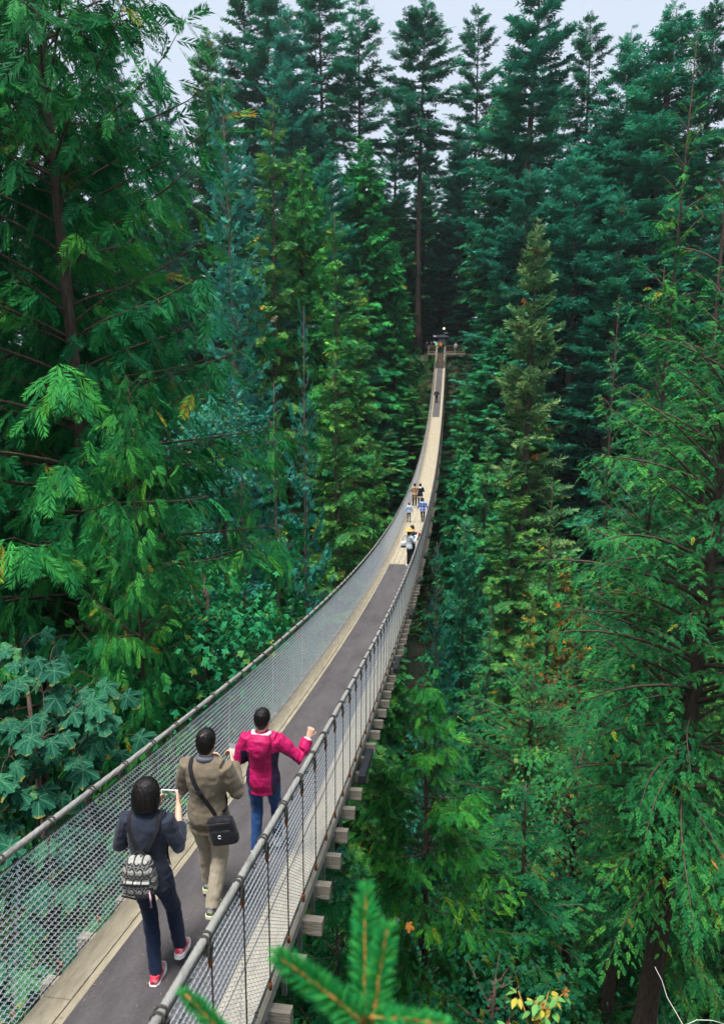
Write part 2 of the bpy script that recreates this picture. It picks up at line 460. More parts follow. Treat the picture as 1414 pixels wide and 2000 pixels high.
# chain-link panels
def chain_panel(L, H, p, step, r):
    nw = int(round(L / p)); ns = int(H / step)
    zz = np.arange(ns + 1) * step
    V = []; F = []
    base = 0
    for w in range(nw + 1):
        x = w * p + (np.where(np.arange(ns + 1) % 2 == 0, -1, 1)) * p * .5
        off = np.where(np.arange(ns + 1) % 2 == 0, -.003, .003)
        x = np.clip(x, 0, L)
        pts = np.stack([off, x, zz], 1)
        for a in range(ns):
            d = pts[a + 1] - pts[a]; d /= np.linalg.norm(d)
            n1 = np.array([1, 0, 0.]); n2 = np.cross(d, n1)
            for P in (pts[a], pts[a + 1]):
                for q in range(3):
                    t = q * 2 * math.pi / 3 + .5
                    V.append(P + r * (math.cos(t) * n1 + math.sin(t) * n2))
            F += [[base + q, base + (q + 1) % 3, base + 3 + (q + 1) % 3, base + 3 + q] for q in range(3)]
            base += 6
    return V, F
PN = 4 * SP_
V, F = chain_panel(PN, 1.13, .046, .027, .0029)
me_panel = mesh_np('mesh_panel', V, np.array(F), M['galv'])
for s, rail in zip((-1, 1), rails):
    rope(-1, Y_END + 3.2, .0225, 6, .30, s, rail)
    for z, r in ((1.155, .006), (.02, .006), (1.0, .003)):
        ys = np.arange(-1, Y_END, .4)
        MB().tube([bl(s * .775, q, z) for q in ys], r, 5).build('edge_wire', M['clamp'], rail, True)
    y = -.9
    while y < Y_END - .5:
        c = y + PN / 2
        sl = math.atan(deck_slope(c))
        o = obj('mesh_panel', me_panel, rail, bl(s * .775, c, .02) - np.array([0, math.cos(sl) * PN / 2, math.sin(sl) * PN / 2]), (sl, 0, 0), (1, 1 / math.cos(sl) * math.cos(sl), 1))
        y += PN * math.cos(sl)
# wire ties along the near outer side
tie = MB(); th = np.linspace(0, 5.2, 9); tie.tube(np.stack([.004 * np.cos(th), .018 * np.cos(th), .016 * np.sin(th)], 1), .004, 4); me_tie = tie.mesh('wire_tie', M['clamp'])
for y in np.arange(1.7, 20, .29):
    for z in (1.15, .03): obj('wire_tie', me_tie, rails[1], bl(.787, y + rng.normal(0, .03), z), (rng.normal(0, .5), rng.normal(0, .3), 0))

# ------------------------------------------------------------------ stairs and platform at the far end
M['stair'] = noise_mat('stair_timber', (.13, .10, .07), (.27, .21, .145), 3, .85, .4)
M['rail_wood'] = noise_mat('railing_timber', (.22, .18, .13), (.40, .34, .26), 3, .85, .4)
Z0, ZP, YS, YP = deck_z(Y_END), deck_z(Y_END) + 2.35, Y_END, Y_END + 3.5
st = empty('staircase', (BX, YS, Z0)); tag(st, 'steep wooden staircase from bridge deck up to far platform', 'staircase')
NST = 12
for k in range(NST):
    yy, zz = (k + .5) / NST * 3.5, (k + 1) / NST * 2.35
    MB().box((0, yy + .02, zz - .025), (1.06, .30, .05)).build('step', M['rail_wood'], st)
    MB().box((0, yy - .12, zz - .12), (1.05, .02, .13)).build('riser', M['rod'], st)
for s in (-1, 1):
    ang = math.atan2(2.35, 3.5); rot = Matrix.Rotation(ang, 4, 'X'); Ls = math.hypot(2.35, 3.5)
    MB().box((s * .57, 1.75, 1.10), (.07, Ls + .2, .30), rot).build('stringer', M['stair'], st)
    MB().box((s * .60, 1.75, 2.15), (.09, Ls + .1, .09), rot).build('handrail', M['rail_wood'], st)
    for t in (.02, .5, .98): MB().box((s * .61, 3.5 * t, 2.35 * t + .45), (.10, .10, 1.4)).build('post', M['rail_wood'], st)

pf = empty('viewing_platform', (BX, YP, ZP)); tag(pf, 'wooden viewing platform with railings at the far end of the bridge', 'platform')
for k in range(17): MB().box((.85, .1 + k * .30, -.03), (5.8, .285, .05)).build('plank', M['stair'], pf)
MB().box((.85, -.08, -.14), (5.8, .07, .24)).build('fascia', M['rail_wood'], pf)
for x in (-1.8, -1.0, 1.0, 2.4, 3.6): MB().box((x, .8, -1.6), (.2, .2, 3.2)).build('support_post', M['stair'], pf)
for x0, x1 in ((-2.0, -.68), (.68, 3.7)):
    MB().box(((x0 + x1) / 2, 0, 1.08), (x1 - x0, .14, .06)).build('top_rail', M['rail_wood'], pf)
    MB().box(((x0 + x1) / 2, 0, .18), (x1 - x0, .06, .07)).build('bottom_rail', M['rail_wood'], pf)
    for x in np.linspace(x0 + .05, x1 - .05, max(2, int((x1 - x0) / 1.2) + 1)): MB().box((x, 0, .52), (.10, .10, 1.08)).build('post', M['rail_wood'], pf)
    for x in np.arange(x0 + .2, x1 - .1, .16): MB().box((x, .0, .62), (.035, .035, .86)).build('baluster', M['stair'], pf)
# ticket booth with dark roof behind the stairs, lamp beside it
M['green_paint'] = noise_mat('green_paint', (.010, .05, .035), (.016, .075, .05), 4, .5, .1)
M['booth_glass'] = noise_mat('booth_glass', (.06, .14, .12), (.10, .20, .17), 2, .08, 0, spec=.6)
bo = empty('booth', (BX + .1, YP + 2.6, ZP)); tag(bo, 'dark green booth with wide black roof on the far platform', 'booth')
MB().box((0, 0, .55), (1.3, 1.2, 1.1)).box((-.6, -.55, 1.7), (.1, .1, 1.2)).box((.6, -.55, 1.7), (.1, .1, 1.2)).box((0, .55, 1.7), (1.3, .1, 1.2)).build('wall', M['green_paint'], bo)
for x in (-.29, .29): MB().box((x, -.56, 1.72), (.50, .02, .9)).build('window', M['booth_glass'], bo)
MB().box((0, 0, 2.42), (2.5, 2.2, .16)).box((0, 0, 2.68), (2.3, 2.0, .36), taper=.35).build('roof', M['black'], bo)
lm = empty('globe_lamp', (BX + .35, YP + 4.2, ZP)); tag(lm, 'lit round globe lamp on a dark post above the booth roof', 'lamp')
MB().tube([[0, 0, 0], [0, 0, 2], [0, 0, 3.75]], [.07, .05, .04], 8).build('post', M['green_paint'], lm, True)
mg, nt, b = new_mat('lamp_globe'); b.inputs['Base Color'].default_value = (.9, .85, .7, 1); b.inputs['Emission Color'].default_value = (1, .80, .48, 1); b.inputs['Emission Strength'].default_value = .9
th = np.linspace(-math.pi / 2, math.pi / 2, 9)
MB().tube(np.stack([0 * th, 0 * th, 3.90 + .16 * np.sin(th)], 1), np.maximum(.16 * np.cos(th), .005), 14).build('globe', mg, lm, True)
# ------------------------------------------------------------------ trees: twig shapes stamped along boughs
def kites(items):
    """items: base(3), direction(3), side(3), length, width -> flat pointed leaflets"""
    V, T = [], []
    for k, (b, d, s, L, w) in enumerate(items):
        b, d, s = (np.array(q, float) for q in (b, d, s))
        V += [b, b + d * L * .45 + s * w * .5, b + d * L, b + d * L * .45 - s * w * .5]
        T += [[k * 4, k * 4 + 1, k * 4 + 2], [k * 4, k * 4 + 2, k * 4 + 3]]
    return np.array(V), np.array(T)

def twig_shape(seed, pairs, ang, l0, l1, w, droop, tip=.3, prof='taper', zj=.06, axis_w=None):
    """one spray along +x, flat in xy: shoots in pairs and a leading shoot"""
    g = np.random.default_rng(seed); it = []
    for k in range(pairs):
        t = .06 + (k + .3) / pairs * .82
        for s in (-1, 1):
            tt = min(.93, t + g.normal(0, .02) + (.04 if s > 0 else 0))
            a = R(ang) * g.uniform(.8, 1.2)
            if prof == 'taper': L = l0 + (l1 - l0) * tt
            else: L = (l0 * math.sin(math.pi * min(1, tt * .85 + .18)) ** .7 + l1)
            L *= g.uniform(.75, 1.15)
            dz = g.normal(0, zj) - .12
            d = np.array([math.cos(a), s * math.sin(a), dz]); d /= np.linalg.norm(d)
            sd = np.array([-s * math.sin(a) * 1.0, math.cos(a), g.normal(0, .35)])
            it.append(((tt, 0, -droop * tt * tt), d, sd, L, w * g.uniform(.8, 1.2)))
    it.append(((1 - tip, 0, -droop * (1 - tip) ** 2), np.array([1, 0, -2 * droop * .9]) / math.hypot(1, 2 * droop * .9), (0, 1, 0), tip, w))
    if axis_w: it.append(((0, 0, 0), np.array([1, 0, -droop]) / math.hypot(1, droop), (0, 1, .3), .9, axis_w))
    return kites(it)

SHAPES = {
    'fir': [twig_shape(q, 4, 46, .46, .20, .15, .10, .36, zj=.2, axis_w=.10) for q in range(3)],
    'fir_far': [twig_shape(q, 3, 44, .58, .30, .125, .12, .42, zj=.3, axis_w=.10) for q in range(4)],
    'cedar': [twig_shape(q, 11, 34, .29, .06, .045, .2, .18, 'fern', .06, .025) for q in range(3)],
    'cedar_far': [twig_shape(q, 3, 28, .44, .22, .14, .2, .42, 'fern', .15, .09) for q in range(4)],
    'hemlock': [twig_shape(q, 8, 52, .34, .10, .072, .22, .22, zj=.1, axis_w=.04) for q in range(3)],
    'hemlock_far': [twig_shape(q, 3, 50, .54, .26, .11, .18, .38, zj=.12, axis_w=.09) for q in range(4)],
}

def stamp(kind, P, X, N, L, rnd):
    """sprays at P along X with face normal N and length L -> vertices, triangles, face tone"""
    X = X / (np.linalg.norm(X, axis=1, keepdims=True) + 1e-9)
    Y = np.cross(N, X); Y /= (np.linalg.norm(Y, axis=1, keepdims=True) + 1e-9)
    Z = np.cross(X, Y)
    Vs, Ts, Rs = [], [], []; base = 0
    sh = SHAPES[kind]; pick = rng.integers(0, len(sh), len(P))
    for q, (tv, tt) in enumerate(sh):
        i = np.where(pick == q)[0]
        if not len(i): continue
        V = P[i, None] + L[i, None, None] * (tv[None, :, 0:1] * X[i, None] + tv[None, :, 1:2] * Y[i, None] + tv[None, :, 2:3] * Z[i, None])
        T = tt[None] + (np.arange(len(i)) * len(tv))[:, None, None] + base
        Vs.append(V.reshape(-1, 3)); Ts.append(T.reshape(-1, 3))
        Rs.append(np.repeat(np.clip(rnd[i], 0, 1), len(tt)) + rng.normal(0, .03, len(i) * len(tt)))
        base += len(i) * len(tv)
    return np.vstack(Vs), np.vstack(Ts), np.clip(np.concatenate(Rs), 0, 1)

def conifer(name, seed, H, R0, base, n_bough, kind, leaf, prof, tw_len, tw_den, sec_den=0, up=(10, 45), droop=25, upturn=15, hang=0.0,
            trunk_r=.4, bark='bark', irregular=.25, min_len=.25, limb_r=.03, sec_len=.34, lean=(0, 0), top_jit=.0, brown=.012, wob=.3, flat=.35):
    """tapered trunk with limbs in one mesh, the crown's sprays in another; heights run 0..H"""
    g = np.random.default_rng(seed)
    tz = np.linspace(0, 1, 14)
    ph = g.uniform(0, 6, 4)
    def axis(t):
        t = np.asarray(t, float)
        return np.stack([lean[0] * t + wob * (np.sin(t * 5 + ph[0]) - math.sin(ph[0])) * .5, lean[1] * t + wob * (np.sin(t * 4 + ph[1]) - math.sin(ph[1])) * .5, t * H], -1)
    wood = MB()
    rad = trunk_r * (1 - tz) ** .85 + .012
    rad[0] *= 1.25
    wood.tube(axis(tz), rad, 9)
    P, X, N, L, Rn = [], [], [], [], []
    ts = base + (1 - base) * np.sort(g.uniform(0, 1, n_bough)) ** 1.0
    az = np.cumsum(g.uniform(1.7, 2.9, n_bough))
    clump = g.uniform(0, 6.3, 6)
    for t, a in zip(ts, az):
        u = (t - base) / (1 - base)
        # uneven crown: sectors and storeys grow differently
        vary = 1 + irregular * (.6 * math.sin(3 * a + 9 * t + clump[0]) + .5 * math.sin(2 * a - 17 * t + clump[1]) + g.normal(0, .55))
        bl_ = R0 * prof(u) * min(1.4, max(.3, vary))
        if bl_ < min_len: bl_ = min_len * g.uniform(.6, 1.2)
        p0 = axis(t)
        pit = R(up[0] + (up[1] - up[0]) * u ** 1.5 + g.normal(0, 7))
        K = 7; s = np.linspace(0, 1, K)
        pt = pit - R(droop) * s * (1.15 - .5 * u) + R(upturn) * s * s
        az_s = a + g.normal(0, .22) * s + .12 * np.sin(s * 5 + a)
        d = np.stack([np.cos(pt) * np.cos(az_s), np.cos(pt) * np.sin(az_s), np.sin(pt)], 1)
        pts = p0 + np.vstack([[0, 0, 0], np.cumsum((d[1:] + d[:-1]) / 2 * bl_ / (K - 1), 0)])
        wood.tube(pts[::2] if bl_ < 2 else pts, (limb_r * (bl_ / 3) ** .7 * (1 - s) + .006)[::2 if bl_ < 2 else 1], 4, cap=False)
        tone = g.uniform(0, 1)
        def along(q):
            f = q * (K - 1); i = np.minimum(f.astype(int), K - 2); w = (f - i)[:, None]
            return pts[i] * (1 - w) + pts[i + 1] * w, d[i] * (1 - w) + d[i + 1] * w
        up_v = np.array([0, 0, 1.])
        def put(pp, dd, ll, nn):
            k = len(pp)
            h = hang * g.uniform(.5, 1.3, (k, 1))
            x = dd / np.linalg.norm(dd, axis=1, keepdims=True) * (1 - .55 * h) + np.array([0, 0, -1]) * h
            P.append(pp); X.append(x); L.append(ll)
            rad_out = np.array([math.cos(a), math.sin(a), .0])
            N.append(nn * (1 - hang) + rad_out * hang + g.normal(0, flat, (k, 3)))
            Rn.append(np.where(g.uniform(0, 1, k) < brown, 1.0, np.clip(.45 * tone + .5 * g.uniform(0, 1, k), 0, .97)))
        inner = .12 if bl_ > 1.5 else 0.02
        if not sec_den or bl_ < .9:
            n = max(3, int(bl_ * tw_den)); q = np.sort(inner + (1 - inner) * g.uniform(0, 1, n) ** .85)
            pp, dd = along(q); side = np.cross(dd, up_v); side /= np.linalg.norm(side, axis=1, keepdims=True) + 1e-9
            sg = np.where(np.arange(n) % 2 == 0, 1, -1)[:, None] * g.uniform(.35, 1.1, (n, 1))
            dir_ = dd + side * sg + up_v * g.normal(.02, .22, (n, 1))
            ll = tw_len * g.uniform(.6, 1.25, n) * (1.1 - .45 * q) * min(1, .45 + bl_ / 2.5)
            put(pp, dir_, ll, np.tile(up_v, (n, 1)))
            put(pts[-1:], d[-1:], np.array([tw_len * .8 * min(1, .4 + bl_ / 2.5)]), up_v[None])
        else:
            ns = max(3, int(bl_ * sec_den)); q = inner + (1 - inner) * (np.arange(ns) + g.uniform(0, .8, ns)) / ns
            q = np.minimum(q, 1)
            pp, dd = along(q); side = np.cross(dd, up_v); side /= np.linalg.norm(side, axis=1, keepdims=True) + 1e-9
            sg = np.where(np.arange(ns) % 2 == 0, 1, -1)[:, None] * g.uniform(.55, 1.2, (ns, 1))
            sd = dd + side * sg + up_v * g.normal(-.05, .14, (ns, 1)); sd /= np.linalg.norm(sd, axis=1, keepdims=True)
            sl = (bl_ * sec_len * (1 - q) ** .75 * g.uniform(.6, 1.25, ns) + .18)
            for k in range(ns):
                nt_ = max(2, int(sl[k] * tw_den)); e = (np.arange(nt_) + g.uniform(0, .9, nt_)) / nt_
                dr = np.array([0, 0, -1]) * (sl[k] * .35 * e ** 2)[:, None]
                tp = pp[k] + sd[k] * (e * sl[k])[:, None] + dr
                s2 = np.cross(sd[k], up_v); s2 /= np.linalg.norm(s2) + 1e-9
                sg2 = np.where(np.arange(nt_) % 2 == 0, 1, -1)[:, None] * g.uniform(.3, 1., (nt_, 1))
                dir_ = sd[k] + s2 * sg2 + up_v * g.normal(-.1, .15, (nt_, 1))
                put(tp, dir_, tw_len * g.uniform(.6, 1.2, nt_) * (1.1 - .35 * e), np.tile(up_v, (nt_, 1)))
                if bl_ > 2.2 and limb_r > .02 and k % 2 == 0:
                    wood.tube([pp[k], pp[k] + sd[k] * sl[k] * .5 - np.array([0, 0, sl[k] * .09]), pp[k] + sd[k] * sl[k] - np.array([0, 0, sl[k] * .35])], [.010, .006, .003], 3, cap=False)
            put(pts[-1:], d[-1:], np.array([tw_len]), up_v[None])
            n = int(bl_ * tw_den * .9); q = np.sort(inner + (1 - inner) * g.uniform(0, 1, n)); pp, dd = along(q)      # sprays on the bough itself
            side = np.cross(dd, up_v); side /= np.linalg.norm(side, axis=1, keepdims=True) + 1e-9
            put(pp, dd + side * g.normal(0, .8, (n, 1)) + up_v * g.normal(.05, .2, (n, 1)), tw_len * g.uniform(.5, 1.0, n), np.tile(up_v, (n, 1)))
    P, X, N, L, Rn = (np.concatenate(q) for q in (P, X, N, L, Rn))
    V, T, r = stamp(kind, P, X, N, L, Rn)
    w = wood.mesh(name + '_trunk', M[bark], True)
    c = mesh_np(name + '_crown', V, T, M[leaf], rnd=r)
    return dict(wood=w, crown=c, H=H, R=R0, tris=len(T))

cone = lambda u: max(0, (1 - u)) ** .8 * (.55 + .45 * min(1, u / .12))
fircol = lambda u: (max(0, 1 - u) ** .6) * (.6 + .4 * min(1, u / .25))
broad = lambda u: max(0, 1 - u) ** .55 * (.45 + .55 * min(1, u / .3))
wide = lambda u: max(0, 1 - u) ** .62 * (.75 + .25 * min(1, u / .1))
dome = lambda u: max(0, 1 - u) ** .5
cone2 = lambda u: max(0, 1 - u) ** .75 * (.8 + .2 * min(1, u / .1))
broad2 = lambda u: max(0, 1 - u) ** .5 * (.5 + .5 * min(1, u / .2))
PROTO = {}
def protos():
    D = PROTO
    # far, tall firs with a long bare stem
    D['tallfir1'] = conifer('tall_fir', 1, 50, 5.2, .54, 105, 'fir_far', 'needle', broad, 1.25, 12, 0, (-6, 40), 20, 24, irregular=.5, trunk_r=.40, limb_r=.06, flat=.5)
    D['tallfir2'] = conifer('tall_fir', 2, 50, 5.0, .34, 125, 'fir_far', 'needle', fircol, 1.2, 12, 0, (-10, 40), 16, 22, irregular=.6, trunk_r=.38, limb_r=.06, flat=.5)
    # full firs
    D['fir1'] = conifer('fir', 3, 40, 4.4, .06, 250, 'fir_far', 'needle', wide, .95, 14, 0, (-10, 45), 18, 30, irregular=.42, trunk_r=.42, limb_r=.045, flat=.45)
    D['fir2'] = conifer('fir', 4, 40, 4.4, .10, 230, 'fir_far', 'needle', cone2, 1.0, 14, 0, (-4, 45), 20, 28, irregular=.46, trunk_r=.42, limb_r=.045, flat=.45)
    D['fir3'] = conifer('fir', 33, 40, 4.4, .16, 200, 'fir_far', 'needle', broad, 1.0, 14, 0, (-12, 45), 14, 30, irregular=.55, trunk_r=.42, limb_r=.05, flat=.45)
    # blue-green fir seen at middle distance
    D['firmid'] = conifer('fir', 5, 30, 3.6, .16, 230, 'fir', 'needle', wide, .62, 6, 2.8, (-12, 45), 18, 30, irregular=.42, trunk_r=.27, limb_r=.04, flat=.45, bark='bark_grey')
    # cedars: dense cones of hanging sprays
    D['cedar1'] = conifer('cedar', 6, 34, 4.2, .04, 330, 'cedar_far', 'cedar', fircol, .85, 12, 0, (-2, 40), 38, 34, .5, irregular=.26, trunk_r=.4, flat=.3)
    D['cedar2'] = conifer('cedar', 7, 34, 4.2, .05, 300, 'cedar_far', 'cedar', wide, .9, 12, 0, (0, 40), 40, 38, .5, irregular=.34, trunk_r=.4, flat=.3)
    # hemlocks: feathery, drooping
    D['hem1'] = conifer('hemlock', 8, 30, 4.0, .05, 240, 'hemlock_far', 'hemlock', wide, .85, 14, 0, (4, 40), 36, 8, .14, irregular=.42, trunk_r=.32, flat=.22)
    D['hem2'] = conifer('hemlock', 9, 24, 3.4, .06, 215, 'hemlock', 'hemlock', wide, .60, 5.4, 2.7, (6, 40), 36, 6, .16, irregular=.4, trunk_r=.24, flat=.2)
    D['spruce'] = conifer('spruce', 10, 20, 2.1, .12, 170, 'fir', 'needle', fircol, .50, 8, 4.0, (-12, 40), 10, 32, .1, irregular=.45, trunk_r=.17, limb_r=.03, flat=.5, bark='bark_grey')
    D['cedarmid'] = conifer('cedar', 12, 22, 2.9, .12, 150, 'cedar', 'cedar', fircol, .66, 5, 2.6, (0, 40), 40, 30, .62, irregular=.4, trunk_r=.19, flat=.25, bark='bark_grey')
    # the near cedar and the near hemlock
    D['cedarnear'] = conifer('cedar', 13, 34, 6.2, .05, 240, 'cedar', 'cedar', dome, .80, 3.8, 2.1, (12, 42), 58, 48, .64, irregular=.32, trunk_r=.30, flat=.3, limb_r=.026, bark='bark', sec_len=.38, wob=.5)
    D['hemnear'] = conifer('hemlock', 14, 32, 6.4, .52, 160, 'hemlock', 'hemlock', broad2, .50, 4.8, 2.3, (14, 46), 34, 4, .16, irregular=.34, trunk_r=.62, limb_r=.036, flat=.18, sec_len=.42, wob=.5)
protos()
print({k: (v['tris'], len(v['wood'].polygons)) for k, v in PROTO.items()}, sum(v['tris'] + 2 * len(v['wood'].polygons) for v in PROTO.values()))

def tree(kind, base, H, Rw, label, group=None, tint=(1, 1, 1), rot=None, name=None, cat='tree', lean=(0, 0)):
    p = PROTO[kind]
    nm = name or {'t': 'fir_tree', 'f': 'fir_tree', 'c': 'cedar_tree', 'h': 'hemlock_tree', 's': 'spruce_tree'}[kind[0]]
    e = empty(nm, base)
    e.rotation_euler = (lean[1], lean[0], 0)
    sx = Rw / p['R']; sz = H / p['H']
    rz = rng.uniform(0, 6.28) if rot is None else rot
    t = obj('trunk', p['wood'], e, (0, 0, 0), (0, 0, rz), (sx if H < 1 else (sx + sz) / 2, (sx + sz) / 2, sz))
    t.scale = (sx, sx, sz)
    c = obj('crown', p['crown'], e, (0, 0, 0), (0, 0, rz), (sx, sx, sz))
    k_ = 1.3 if base[1] > 45 else 1.0          # far-side crowns brightened in their colour, standing in for stronger light
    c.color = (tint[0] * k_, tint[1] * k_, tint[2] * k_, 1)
    tag(e, label, cat, group)
    return e

WID = {'cedar1': 1.6, 'cedar2': 1.55, 'hem1': 1.6, 'tallfir1': 1.5, 'tallfir2': 1.5, 'fir1': 1.35, 'fir2': 1.65, 'fir3': 1.35, 'firmid': 1.35, 'cedarnear': 1.15, 'hemnear': 1.1, 'cedarmid': 1.2, 'spruce': 1.2, 'hem2': 1.2}
def tree_px(kind, px, py, y, hw, label, tint=(1, 1, 1), group=None, rot=None, base_z=None, **k):
    """a tree whose tip shows at a photograph pixel, standing y metres along the bridge; hw: crown half width there in pixels"""
    p = at(px, py, y)
    bz = float(terrain(p.x, y)) - .4 if base_z is None else base_z
    rw = WID.get(kind, 1.3) * hw * depth_of(p.x, y, p.z) / F_PX
    return tree(kind, (p.x, y, bz), p.z - bz, rw, label, group, tint, rot, **k)
BLUE, TEAL, DARK, OLIVE, YEL, LIGHT, BROWN = (1.25, 1.1, 1.5), (1.0, 1.1, 1.3), (.95, 1.0, 1.1), (1.9, 1.05, .75), (1.35, 1.15, .8), (1.2, 1.2, 1.0), (3.8, 1.1, .75) #(.95, 1.0, 1.45), (.85, 1.0, 1.25), (.8, .85, .95), (1.7, 1.0, .7), (1.5, 1.2, .7), (1.2, 1.2, 1.0), (2.9, 1.15, .75)
NAMED = [
    # far skyline, left to right
    ('fir2', 213, 38, 112, 62, 'dark pointed fir rising on the skyline behind the big drooping cedar', DARK),
    ('fir3', 306, 128, 100, 55, 'dark narrow fir in the skyline dip beside the big drooping cedar', DARK),
    ('fir2', 403, 60, 118, 62, 'olive fir with thin pointed top in the skyline dip', OLIVE),
    ('tallfir2', 474, -60, 128, 60, 'sparse tall fir with a thin ragged top, first of the tall skyline group', (.8, .8, .7)),
    ('tallfir1', 522, -45, 125, 62, 'dark tall fir second in the skyline group', DARK),
    ('fir1', 562, 6, 108, 82, 'blue green full fir in the skyline group of tall trees', BLUE),
    ('tallfir1', 625, -50, 126, 66, 'tall dark fir with open branches against the sky, beside the blue green one', DARK),
    ('tallfir2', 703, -8, 120, 62, 'tall fir with straight bare stem, its crown open to the sky', (.8, .95, 1.0)),
    ('tallfir1', 828, 2, 122, 62, 'tallest fir straight behind the far platform with long bare brown stem', (.75, .9, .95)),
    ('tallfir2', 930, 15, 132, 52, 'broken topped fir with bare stem showing against the sky', (.7, .8, .85)),
    ('fir3', 1052, -60, 104, 105, 'huge fir with double stem towering over the trees right of the bridge', (.85, 1.0, 1.15)),
    ('tallfir2', 1150, 30, 116, 60, 'thin fir with dead bare top beside the huge double stemmed one', (.75, .8, .8)),
    ('fir1', 1222, 60, 100, 100, 'dark blue fir in the skyline mass beside the dead topped fir', TEAL),
    ('fir2', 1316, 12, 96, 130, 'broad dense fir peaking highest on the right skyline', (.85, 1.0, 1.1)),
    ('fir3', 1398, 5, 112, 70, 'thin open fir at the right end of the skyline', (.6, .65, .65)),
    # second storey
    ('firmid', 424, 132, 60, 92, 'tall blue green fir with its whole pale stem showing', BLUE),
    ('hem1', 533, 192, 76, 68, 'olive green hemlock with thin pointed top behind the tall blue green fir', OLIVE),
    ('cedar2', 586, 288, 80, 78, 'yellow green cedar cone next to the olive hemlock', YEL),
    ('fir3', 650, 310, 96, 66, 'blue green fir in the gap beneath the tall skyline firs', TEAL),
    ('cedar1', 712, 268, 98, 64, 'tall bright green cedar beside the bridge approach', (.8, 1.15, 1.0)),
    ('cedar1', 772, 470, 99, 30, 'smaller smooth green cedar just left of the far stairs', (.75, 1.15, 1.0)),
    ('hem1', 652, 415, 70, 72, 'light yellow green hemlock standing before the tall cedars', YEL),
    ('hem1', 700, 545, 78, 64, 'olive green hemlock leaning over the bridge mid span', OLIVE),
    ('cedar2', 1000, 130, 112, 58, 'tall pale blue green cedar right of the far platform', (.95, 1.05, 1.45)),
    ('fir3', 1030, 330, 92, 88, 'grey green fir full of drooping boughs in front of the huge stem', (1.1, 1.0, 1.2)),
    ('fir2', 1050, 432, 74, 76, 'rusty olive fir with brownish needles standing alone in the green', BROWN),
    ('fir3', 1130, 300, 88, 105, 'deep green fir with long tiered boughs below the dead topped one', TEAL),
    ('fir2', 1215, 370, 80, 95, 'dark fir with shadowed stem behind the feathery hemlock', (.65, .8, .85)),
    ('hem1', 965, 560, 96, 34, 'low green hemlock just right of the far stairs', (.75, 1.05, .95)),
    ('cedar1', 985, 640, 88, 70, 'rounded teal cedar below the rusty olive fir', TEAL),
    # right side, near and middle
    ('hem2', 1366, 48, 36, 145, 'feathery light green hemlock rising tall at the right edge', (1.15, 1.15, .9)),
    ('hem2', 1215, 575, 46, 92, 'pale green drooping hemlock between the rusty fir and the right edge', (1.2, 1.05, 1.1)),
    ('hem1', 906, 742, 84, 22, 'slim light green hemlock close beside the far half of the bridge', LIGHT),
    ('hem1', 955, 850, 68, 54, 'mid green hemlock beyond the bridge rail near the plaid shirts', (1.0, 1.1, 1.0)),
    ('hem1', 1000, 900, 62, 70, 'olive hemlock with thin grey stems under the rusty fir', OLIVE),
    ('hem1', 1108, 1085, 42, 40, 'rust brown dead conifer on the slope below the rusty olive fir', (4.6, .5, .38)),
    ('hem1', 1135, 1150, 36, 34, 'smaller rust brown dead conifer beside the taller dead one', (4.0, .5, .4)),
    ('hem1', 1040, 1160, 46, 40, 'brownish fading hemlock left of the dead rust brown ones', (3.5, .8, .5)),
    ('hem2', 1075, 930, 52, 90, 'yellow green hemlock beside the red soil scar', YEL),
    ('spruce', 848, 1055, 40, 62, 'blue green spruce brushing the outer side of the bridge', (.95, 1.05, 1.35)),
    ('fir1', 905, 1000, 50, 70, 'dull green fir behind the blue spruce beside the bridge', (1.1, 1.0, .95)),
    ('hem2', 960, 1180, 38, 95, 'dusky green hemlock with loose sprays below the bridge rail', (.9, .95, .95)),
    # left side, middle
    ('spruce', 596, 598, 38, 60, 'slender blue spruce with bare stem left of the bridge', (1.0, 1.1, 1.45)),
    ('cedarmid', 538, 748, 31, 84, 'young cedar with long pale stem and hanging sprays', (.85, 1.1, .9)),
    ('cedarmid', 470, 880, 26, 78, 'low bright cedar between the young stem and the big cedar', (.8, 1.15, .85)),
    ('hem1', 730, 880, 62, 48, 'low yellow green hemlock just left of the bridge mid span', YEL),
    ('hem1', 655, 690, 58, 70, 'soft olive hemlock behind the slender blue spruce', OLIVE),
    ('fir1', 480, 560, 74, 80, 'dark fir standing in the shade behind the tall blue green fir', DARK),
]
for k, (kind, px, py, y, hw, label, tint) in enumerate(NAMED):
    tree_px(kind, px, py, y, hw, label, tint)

# near trees
tree_px('cedarnear', -10, -720, 17.0, 560, 'big cedar with long hanging sprays filling the left of the view', (.85, 1.1, .95), rot=.6)
tree_px('cedarnear', 265, 740, 13.5, 215, 'smaller bright cedar in front of the big one, above the maple leaves', (1.25, 1.2, .85), rot=2.2)
tree_px('cedarnear', 100, 420, 21, 300, 'shaded cedar behind the maple leaves', (.75, 1.0, .95), rot=4.1)
tree_px('hemnear', 1330, 560, 19, 350, 'big hemlock with dark leaning stem on the right', (1.15, 1.15, .85), rot=1.0, lean=(.035, 0))
tree_px('cedarnear', 815, 1330, 16, 235, 'yellow green cedar with fanned sprays close beneath the bridge', (1.6, 1.3, .7), rot=5.0)
tree_px('hemnear', 1050, 1310, 26, 230, 'green hemlock with drooping tips below the bridge in the middle of the canyon', (.9, 1.0, .85), rot=3.0)
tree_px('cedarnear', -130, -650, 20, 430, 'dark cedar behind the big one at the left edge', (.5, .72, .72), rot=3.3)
tree_px('cedarnear', 70, -420, 23, 330, 'shadowed cedar between the big one and the dark skyline fir', (.5, .74, .72), rot=1.7)  # darker copy of the near cedar, its shade carried by the tint
tree_px('hem2', 1440, 150, 31, 190, 'dense green hemlock behind the feathery one at the right edge', (.8, .92, .8))
